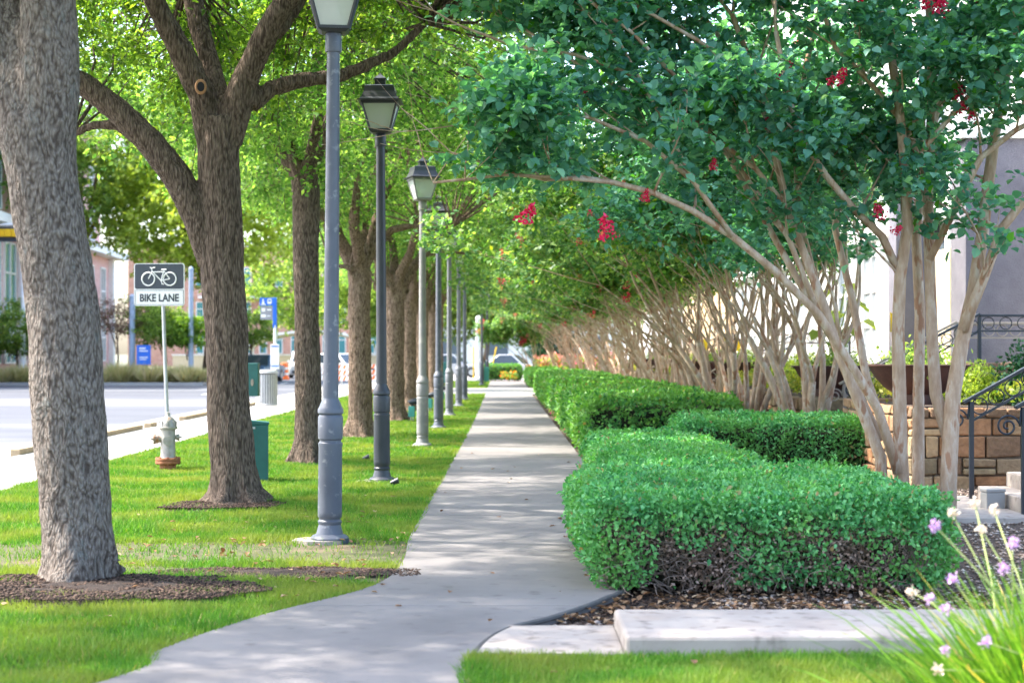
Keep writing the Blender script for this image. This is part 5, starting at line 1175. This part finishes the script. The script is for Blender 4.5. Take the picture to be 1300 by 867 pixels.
for i, (x0, x1, y0, y1, z, lab) in enumerate(WL):
    stone_wall(lab, x0, x1, y0, y1, z, 50 + i)
    terrace(['low yellow-green shrubs on the nearest terrace', 'low yellow-green shrubs on the second terrace', 'low shrubs on the third terrace', 'low shrubs on the farthest terrace'][i], x0, x1, y0, y1, z, 60 + i)
stone_wall('squat stone pier behind the upper railing at the right', 7.0, 8.2, 25.2, 25.9, 1.42, 59)
# ------------------------------------------------------------------ bowls
def bowl_mesh():
    m = MB(); m.lathe([(.25, 0), (.26, .02), (.26, .12), (.30, .135), (.40, .20), (.52, .33), (.60, .46), (.635, .47), (.64, .485), (.615, .49), (.58, .46), (.35, .40), (.05, .39)], n=40); return m.mesh('bowl', 40)
BW = bowl_mesh(); BW.materials.append(M['bowl_steel'])
def planter(x, y, z, label, seed):
    t = thing('planter_bowl', label, 'planter bowl', (x, y, z), group='rusty steel bowls on the terraces')
    o = bpy.data.objects.new('bowl', BW); COL.objects.link(o); o.parent = t
    m = MB(); m.lathe([(.57, .43), (.3, .455), (.02, .46)], n=24); m.build('soil', 'soil', t)
    rng = np.random.default_rng(seed); n = 700; p = rng.normal(size=(n, 3)) * [.22, .22, .09] + [0, 0, .55]; np_obj('foliage', leaves_mesh('foliage', p, rdir(n, rng) + [0, 0, .4], rdir(n, rng), .07, .016, False), 'far_leaf', t)
for i, (x, y, z, lab) in enumerate([(5.10, 21.0, .92, 'big rusty steel bowl nearest the railing, on the first stone wall'), (5.2, 27.0, .86, 'rusty bowl on the second wall, left of the biggest one'), (5.25, 37.9, .86, 'dark rusty bowl farther left, behind the third myrtle'),
                                    (5.25, 42.9, .86, 'dark rusty bowl beyond the third flight of steps'), (5.25, 53.8, .86, 'small looking rusty bowl far down the row'), (5.25, 58.8, .86, 'farthest rusty bowl past the fourth flight of steps')]): planter(x, y, z, lab, i + 5)
# ------------------------------------------------------------------ steps
for i, (y0, y1, xs, lab) in enumerate([(16.4, 18.0, 5.0, 'nearest concrete steps between the two near railings'), (24.3, 25.9, 5.1, 'second concrete steps between the first two bowls'), (39.6, 41.4, 5.0, 'third concrete steps farther along the terraces'), (55.2, 57.2, 5.0, 'farthest concrete steps among the terraces')]):
    m = MB()
    for k in range(6): m.bbox(xs + k * .3, xs + (k + 1) * .3 if k < 5 else 8.9, y0, y1, -.1, .15 * (k + 1))
    tag(m.build('concrete_steps', 'kerb_concrete', bevel=.012), lab, 'steps')
slab('stair_pad', [(4.0, 15.9), (4.98, 15.9), (4.98, 18.4), (4.0, 18.4)], -.1, .012, 'kerb_concrete')
# ------------------------------------------------------------------ railings
def railing(label, x0, y, z0, x1, z1, x2, mat='iron', scroll=True, zg=0.0, zg1=.9):
    t = thing('railing', label, 'railing', (x0, y, 0), group='iron railings beside the steps')
    def tb(nm, pts, r, n=4, sm=False): m = MB(); m.tube([(a - x0, 0, c) for a, c in pts], r, n=n); return m.build(nm, mat, t, smooth=sm)
    m = MB(); d = Vector((x1 - x0, 0, z1 - z0)); ang = math.atan2(z1 - z0, x1 - x0)
    m.box(((x1 - x0) / 2 - .04, 0, (z0 + z1) / 2), (d.length + .10, .07, .035), 0, Matrix.Rotation(-ang, 3, 'Y'))
    if x2 > x1: m.box(((x1 + x2) / 2 - x0, 0, z1), (x2 - x1, .07, .035))
    m.build('handrail', mat, t, bevel=.006)
    h = .22; m = MB(); m.box(((x1 - x0) / 2, 0, (z0 + z1) / 2 - h), (d.length, .03, .025), 0, Matrix.Rotation(-ang, 3, 'Y'))
    if x2 > x1: m.box(((x1 + x2) / 2 - x0, 0, z1 - h), (x2 - x1, .03, .025))
    m.build('lower_bar', mat, t)
    m = MB(); L = d.length; k = int(L / .20)
    for i in range(k):
        c = Vector((0, 0, z0 - h / 2)) + d * ((i + .5) / k); m.tube([(c.x + .085 * math.cos(a / 16 * 6.2832), 0, c.z + .085 * math.sin(a / 16 * 6.2832)) for a in range(17)], .008, n=5, cap=False)
    if x2 > x1:
        k2 = int((x2 - x1) / .2)
        for i in range(k2):
            cx = x1 - x0 + (i + .5) * (x2 - x1) / k2; m.tube([(cx + .085 * math.cos(a / 16 * 6.2832), 0, z1 - h / 2 + .085 * math.sin(a / 16 * 6.2832)) for a in range(17)], .008, n=5, cap=False)
    m.build('ring_band', mat, t, smooth=True)
    for px, pz, pg in [(x0, z0, zg), (x1, z1, zg1)] + ([(x2, z1, zg1)] if x2 > x1 else []):
        m = MB(); m.bbox(px - x0 - .022, px - x0 + .022, -.022, .022, pg - .1, pz - .018); m.build('post', mat, t)
    if scroll:
        m = MB(); pts = []
        for i in range(34):
            a = i / 33 * 3.6 * math.pi; r = .115 * (1 - i / 40); pts.append((-.155 + r * math.cos(a), 0, z0 - .20 + r * math.sin(a)))
        m.tube([(-.02, 0, z0 - .02)] + pts, .011, n=6); m.build('scroll', mat, t, smooth=True)
    if x2 > x1:
        m = MB(); m.tube([(x2 - x0 + .11 * math.sin(a / 14 * 3.7), 0, z1 - .11 + .11 * math.cos(a / 14 * 3.7)) for a in range(15)], .014, n=6); m.build('end_curl', mat, t, smooth=True)
railing('black iron railing on the far side of the nearest steps, its post in the pebbles', 4.95, 18.05, 1.05, 6.7, 2.02, 8.6)
railing('black iron railing nearest the camera, cut by the right edge', 4.97, 16.3, 1.05, 6.7, 2.02, 8.6)
railing('black iron railing behind the biggest bowl, sloping to a level ring band', 5.1, 24.2, 1.22, 6.75, 2.08, 7.5)
railing('pale handrail just behind the black one by the biggest bowl', 5.2, 26.0, 1.1, 6.9, 2.0, 8.3, 'iron_tan')
railing('dark railing between the second bowl and farther bowls', 5.0, 39.4, 1.05, 6.8, 2.0, 8.0)
railing('tan railing beyond the dark one, with a level ring band', 5.0, 41.5, 1.05, 6.8, 2.0, 8.0, 'iron_tan')
railing('small dark railing at the farthest steps', 5.0, 55.0, 1.05, 6.8, 2.0, 7.6); railing('small tan railing at the farthest steps', 5.0, 57.3, 1.05, 6.8, 2.0, 7.6, 'iron_tan')
# ------------------------------------------------------------------ plants, flags, bollard light on the terraces
t = thing('elephant_ear', 'bright yellow-green big leaved plant in a blue pot behind the bowls', 'potted plant', (5.85, 30.0, .86))
m = MB(); m.lathe([(.16, 0), (.24, .1), (.27, .45), (.29, .5), (.24, .5), (.22, .42)], n=20); m.build('pot', 'blue_pot', t, smooth=40)
m = MB(); C_, D_, N_ = [], [], []; rn = random.Random(3)
for i in range(16):
    a = rn.uniform(0, 6.28); r = rn.uniform(.1, .55); z = rn.uniform(1.0, 1.95); tip = Vector((r * math.cos(a), r * math.sin(a), z)); m.tube([(0, 0, .4), (tip.x * .4, tip.y * .4, z * .7), tip], [.02, .015, .01], n=5)
    C_.append(tip[:]); D_.append((math.cos(a), math.sin(a), -.5)); N_.append((math.cos(a) * .6, math.sin(a) * .6 - .5, .7))
m.build('stem', 'stem', t, smooth=True); me = leaves_mesh('leaves', np.array(C_), np.array(D_), np.array(N_), .30, .13, True); np_obj('leaves', me, 'lime_leaf', t)
fl = [(1130, 418, 28, 'yellow marker flag above the biggest bowl'), (1179, 422, 28, 'yellow marker flag right of the central trunk'), (1053, 430, 31, 'small yellow marker flag below the elephant ear'), (919, 440, 44, 'yellow marker flag over the farther bowls'), (885, 443, 48, 'left one of two close yellow marker flags far off'), (893, 444, 47, 'right one of two close yellow marker flags far off'), (934, 443, 44, 'yellow marker flag above the third steps'), (860, 446, 52, 'farthest yellow marker flag left of the others')]
for x, y, Y, lab in fl:
    p = A(x, y, Y); t = thing('marker_flag', lab, 'flag', (p.x, Y, .86), group='yellow marker flags on the terraces'); zz = p.z - .86
    m = MB(); m.tube([(0, 0, -.05), (0, 0, zz + .15)], .008, n=4); m.build('stake', 'iron_tan', t)
    m = MB(); s = .07 + .0012 * Y; m.add([(0, 0, zz + .18 + s), (s, -.03, zz + .10 + s), (s * 1.05, .02, zz - s * .6), (0, 0, zz - s * .4), (0, .006, zz + .18 + s), (s, -.024, zz + .10 + s), (s * 1.05, .026, zz - s * .6), (0, .006, zz - s * .4)], [(3, 2, 1, 0), (4, 5, 6, 7), (0, 1, 5, 4), (1, 2, 6, 5), (2, 3, 7, 6), (3, 0, 4, 7)]); m.build('pennant', 'flag_yellow', t)
def shrub(label, loc, r, mat, seed, n=2600, size=.06, name='shrub'):
    rng = np.random.default_rng(seed); t = thing(name, label, 'shrub', loc); d = rdir(n, rng); rr_ = rng.uniform(.55, 1.05, n); p = d * rr_[:, None] * np.array(r); p *= (1 + .18 * sn(d, 3, seed))[:, None]; p[:, 2] = np.abs(p[:, 2]) + .02
    np_obj('foliage', leaves_mesh('foliage', p, unit(d + rdir(n, rng)), unit(d + rdir(n, rng) * .6), size * rng.uniform(.6, 1.3, n), size * .3, False), mat, t)
    m = MB(); rn = random.Random(seed)
    for i in range(9): a = rn.uniform(0, 6.28); m.tube([(0, 0, -.05), (r[0] * .3 * math.cos(a), r[1] * .3 * math.sin(a), r[2] * .5), (r[0] * .7 * math.cos(a), r[1] * .7 * math.sin(a), r[2] * .8)], [.02, .012, .004], n=4)
    m.build('stem', 'twig', t)
shrub('dark glossy shrub at the right edge above the near railing', (6.9, 22.0, .9), (.55, .6, .75), 'dark_leaf', 5, 3500, .07)
shrub('bright yellow-green shrub left of the dark glossy one', (6.15, 22.6, .9), (.6, .6, .50), 'lime_leaf', 6, 3200)
shrub('low dark green shrub behind the biggest bowl', (5.9, 23.0, .9), (.5, .4, .38), 'dark_leaf', 7)
shrub('round yellow-green shrub under the elephant ear', (5.9, 29.0, .86), (.8, .9, .55), 'lime_leaf', 8, 3600)
shrub('broad yellow-green shrub on the second terrace', (6.2, 33.5, .86), (1.0, 1.2, .6), 'lime_leaf', 9, 3600, .08)
shrub('green shrub near the third bowl', (5.9, 36.3, .86), (.7, .8, .6), 'far_leaf', 10, 3000, .08)
shrub('green shrub on the third terrace', (6.1, 46, .86), (1.1, 1.4, .75), 'far_leaf', 12, 3000, .1)
shrub('yellow-green shrub far along the third terrace', (6.2, 51, .86), (1.0, 1.4, .7), 'lime_leaf', 13, 3000, .1)
t = thing('bollard_light', 'short pale concrete block light in the pebbles beside the near railing', 'bollard light', (5.05, 17.2 - .2, -.03), R(12)); t.location = (4.86, 16.95, -.03)
m = MB(); m.bbox(-.10, .10, -.07, .07, 0, .20); m.build('block', 'pavement', t, bevel=.01); m = MB(); m.bbox(-.105, .105, -.075, .075, .201, .235); m.build('cap', 'pavement', t, bevel=.01)
# ------------------------------------------------------------------ building on the right
FX = 9.0
b = thing('building', 'white building with tall windows behind the crape myrtles', 'building', (FX, 26, 0)); 
def bb(nm, x0, x1, y0, y1, z0, z1, mat, parent=b, bevel=0): m = MB(); m.bbox(x0 - FX, x1 - FX, y0 - 26, y1 - 26, z0, z1); return m.build(nm, mat, parent, bevel=bevel)
bb('wall', FX, FX + 6, 26, 66, -.1, 13, 'facade_white'); bb('wall', FX, FX + 6, 84, 132, -.1, 13, 'facade_white')
m = MB(); sm_ = random.Random(4)
z = -.1
while z < 12.8:
    h = sm_.uniform(.3, .5); y = 66.0
    while y < 84:
        w = min(sm_.uniform(.5, 1.3), 84 - y); m.col = random.choice([(.55, .40, .22), (.62, .48, .30), (.50, .36, .22), (.66, .54, .38), (.58, .42, .26)]); m.bbox(-.12 + sm_.uniform(-.02, .02), 5, y - 26 + .01, y + w - 26 - .01, z + .01, min(z + h, 13) - .01); y += w
    z += h
m.build('sandstone_wall', 'stone', b)
bb('sandstone_core', FX - .08, FX + 6, 66.01, 83.99, -.1, 12.9, 'mortar')
for k in range(24):
    y = 30.6 + k * 3.1
    if 64 < y < 84.5: y += 21.5
    if y > 128: break
    bb('pilaster', FX - .28, FX - .002, y - .32, y + .02, .8, 12.9, 'trim_white')
    for z0, z1, n in ((1.35, 3.9, 3), (4.9, 7.6, 3), (8.4, 11, 3)):
        if z0 > 8 and y > 50: continue
        fr = MB(); y0, y1 = y + .45, y + 2.45
        for a, c in ((y0, y0 + .09), (y1 - .09, y1), ((y0 + y1) / 2 - .04, (y0 + y1) / 2 + .04)): fr.bbox(-.10, -.002, a - 26, c - 26, z0, z1)
        for i in range(n + 1): zz = z0 + (z1 - z0) * i / n; fr.bbox(-.085, -.003, y0 - 26, y1 - 26, zz - .04, zz + .04)
        w = fr.build('window', 'trim_white', b)
        m = MB(); m.bbox(-.03, -.004, y0 - 26 + .05, y1 - 26 - .05, z0 + .02, z1 - .02); m.build('pane', ('window_pale', 'window_dark', 'curtain')[k % 3], w)
bb('string_course', FX - .35, FX - .003, 26, 65.9, 4.2, 4.5, 'trim_white'); bb('string_course', FX - .35, FX - .003, 84.1, 132, 4.2, 4.5, 'trim_white')
bb('stucco_block', 7.45, FX - .004, 27.5, 28.4, .5, 5.0, 'stucco_grey'); bb('stucco_pier', 8.1, FX - .004, 35.2, 35.9, .5, 5.2, 'stucco_grey')
bb('cream_panel', 8.75, FX - .29, 33.3, 34.4, .9, 3.6, 'cream'); bb('block_coping', 7.35, FX - .01, 27.4, 28.5, 5.003, 5.15, 'trim_white')
bb('roof', FX - .5, FX + 6.2, 25.9, 132.2, 13.0, 13.3, 'trim_white')
slab('terrace_walk', [(8.25, 18.5), (8.99, 18.5), (8.99, 132), (8.25, 132)], -.1, .93, 'pavement')
# ------------------------------------------------------------------ buildings on the left
b2_ = thing('building', 'pink brick building with glass strips across the street', 'building', (-26.6, 80, 0), R(2.9))
def b2x(nm, x0, x1, y0, y1, z0, z1, mat, parent=b2_): m = MB(); m.bbox(x0, x1, y0, y1, z0, z1); return m.build(nm, mat, parent)
b2x('wall', -16, 0, 0, 47, 0, 8.4, 'brick_pink'); b2x('upper_wall', -16, -.8, 0, 46, 8.9, 17, 'brick_pink'); b2x('cornice', -16, 1.0, -.5, 47.6, 8.4, 8.9, 'trim_white'); b2x('roof', -16.5, -.3, -.5, 46.5, 17, 17.5, 'trim_white')
for k, y in enumerate((9.5, 13.0, 19, 23, 28, 32.5, 37, 41.5)):
    mt = 'window_teal' if k < 2 else 'window_dark'
    for z0, z1, dx in ((1.0, 7.6, 0), (9.6, 15.5, -.8)):
        fr = MB(); wd = 2.6 if k < 2 else 1.6
        for i in range(3): yy = y + i * wd / 2; fr.bbox(dx + .002, dx + .14, yy - .05, yy + .05, z0, z1)
        for i in range(5): zz = z0 + (z1 - z0) * i / 4; fr.bbox(dx + .003, dx + .12, y, y + wd, zz - .05, zz + .05)
        w = fr.build('window', 'trim_white', b2_); m = MB(); m.bbox(dx + .004, dx + .05, y, y + wd, z0, z1); m.build('pane', mt, w)
for y in (8.2, 16.8, 26.3, 35.6, 45.2): b2x('pier', .003, .35, y - .35, y + .35, 0, 8.38, 'facade_white')
b3 = thing('building', 'brick building with green glazed windows beyond the bus stop', 'building', (-26, 200, 0))
def b3x(nm, x0, x1, y0, y1, z0, z1, mat, parent=b3): m = MB(); m.bbox(x0, x1, y0, y1, z0, z1); return m.build(nm, mat, parent)
b3x('wall', -18, 22, 0, 14, 0, 14, 'brick_red'); b3x('roof', -18.3, 22.3, -.4, 14.3, 14, 14.5, 'trim_white')
for i in range(16):
    x = -10 + i * 1.85
    for z0, z1 in ((5.1, 7.5), (1.5, 3.9), (9.3, 11.5)):
        fr = MB()
        for a, c in ((x, x + .08), (x + .82, x + .9)): fr.bbox(a, c, -.08, -.003, z0, z1)
        for zz in (z0, z0 + (z1 - z0) * .66, z1): fr.bbox(x + .001, x + .899, -.07, -.004, zz - .04, zz + .04)
        w = fr.build('window', 'trim_white', b3); m = MB(); m.bbox(x + .05, x + .85, -.04, -.005, z0, z1); m.build('pane', 'window_teal', w)
bal = b3x('balcony', -9.5, -2, -1.6, -.01, 7.9, 8.15, 'trim_white'); m = MB()
for i in range(26): m.bbox(-9.5 + i * .3, -9.45 + i * .3, -1.6, -1.55, 8.15, 9.2)
m.bbox(-9.5, -2, -1.62, -1.53, 9.2, 9.28); m.build('balustrade', 'can_metal', bal)
t = thing('fabric_canopy', 'white arched canopy in front of the brick building', 'canopy', (-20, 170, 0))
m = MB(); vs = []; fs = []
for i in range(21):
    u = i / 20; z = 2.2 + 1.6 * math.sin(math.pi * u) ** .6; x = -5.5 + 13 * u
    for y, dz in ((-1.2, 0), (2.5, -.3), (2.5, -.42), (-1.2, -.22)): vs.append((x, y, z + dz))
for i in range(20):
    for j in range(4): fs.append((i * 4 + j, i * 4 + (j + 1) % 4, i * 4 + 4 + (j + 1) % 4, i * 4 + 4 + j))
fs += [(0, 1, 2, 3), (83, 82, 81, 80)]; m.add(vs, fs); m.build('canopy_cloth', 'trim_white', t, smooth=40)
for x in (-5, 1, 7.2): m = MB(); m.tube([(x, .5, 0), (x, .5, 2.4 if abs(x) > 4 else 3.4)], .12, n=8); m.build('post', 'pole_white', t)
bw = thing('boundary_wall', 'low pale wall in front of the brick building', 'wall', (-22, 160, 0)); m = MB(); m.bbox(-9, 14, 0, .3, 0, 1.3); m.build('wall_panel', 'cream', bw); m = MB(); m.bbox(-9.1, 14.1, -.05, .35, 1.3, 1.42); m.build('coping', 'trim_white', bw)
# light building beyond the far trees, closing the street views
b4 = thing('building', 'pale low building beyond the parked cars', 'building', (0, 180, 0)); m = MB(); m.bbox(-9, 50, 0, 12, 0, 9); m.build('wall', 'facade_white', b4); m = MB(); m.bbox(-9.4, 50.4, -.5, 12.4, 9, 9.6); m.build('roof', 'trim_white', b4)
for i in range(9):
    m = MB(); m.bbox(-7 + i * 5, -4.4 + i * 5, -.06, -.003, 1.2, 3.4); w = m.build('window', 'trim_white', b4); m = MB(); m.bbox(-6.9 + i * 5, -4.5 + i * 5, -.09, -.062, 1.3, 3.3); m.build('pane', 'window_dark', w)

# ------------------------------------------------------------------ camera, light, world
cam = bpy.data.cameras.new('camera'); co = bpy.data.objects.new('camera', cam); COL.objects.link(co); scene.camera = co
co.location = (0, 0, EYE); co.rotation_euler = (R(90), 0, 0)
cam.sensor_width = 36; cam.lens = F / 1300 * 36; cam.shift_x = 11 / 1300; cam.shift_y = 14.5 / 1300; cam.clip_end = 3000; cam.clip_start = .1
cam.dof.use_dof = True; cam.dof.focus_distance = 15.5; cam.dof.aperture_fstop = 2.5
SUN_EL, SUN_AZ = 53.0, -80.0   # azimuth measured from +Y towards +X: the sun is to the left, a little ahead
sv = Vector((math.sin(R(SUN_AZ)) * math.cos(R(SUN_EL)), math.cos(R(SUN_AZ)) * math.cos(R(SUN_EL)), math.sin(R(SUN_EL))))
sl = bpy.data.lights.new('sun', 'SUN'); so = bpy.data.objects.new('sun', sl); COL.objects.link(so); sl.energy = 2.4; sl.angle = R(.9); sl.color = (1, .93, .82)
so.rotation_euler = (-sv).to_track_quat('-Z', 'Y').to_euler()
wd = bpy.data.worlds.new('World'); scene.world = wd; wd.use_nodes = True; nt = wd.node_tree
bg = nt.nodes.get('Background') or nt.nodes.new('ShaderNodeBackground'); sky = nt.nodes.new('ShaderNodeTexSky'); sky.sky_type = 'NISHITA'; sky.sun_disc = False
sky.sun_elevation = R(SUN_EL); sky.sun_rotation = R(SUN_AZ); sky.air_density = 1.0; sky.dust_density = 3.0; sky.ozone_density = 1.0
nt.links.new(sky.outputs[0], bg.inputs[0]); bg.inputs[1].default_value = 0.15
scene.view_settings.view_transform = 'Standard'; scene.view_settings.look = 'None'; scene.view_settings.gamma = 1; scene.view_settings.exposure = 2.5
c = scene.cycles; c.max_bounces = 7; c.diffuse_bounces = 4; c.glossy_bounces = 2; c.transmission_bounces = 5; c.transparent_max_bounces = 12; c.use_denoising = True; c.sample_clamp_indirect = 8; c.caustics_reflective = False; c.caustics_refractive = False
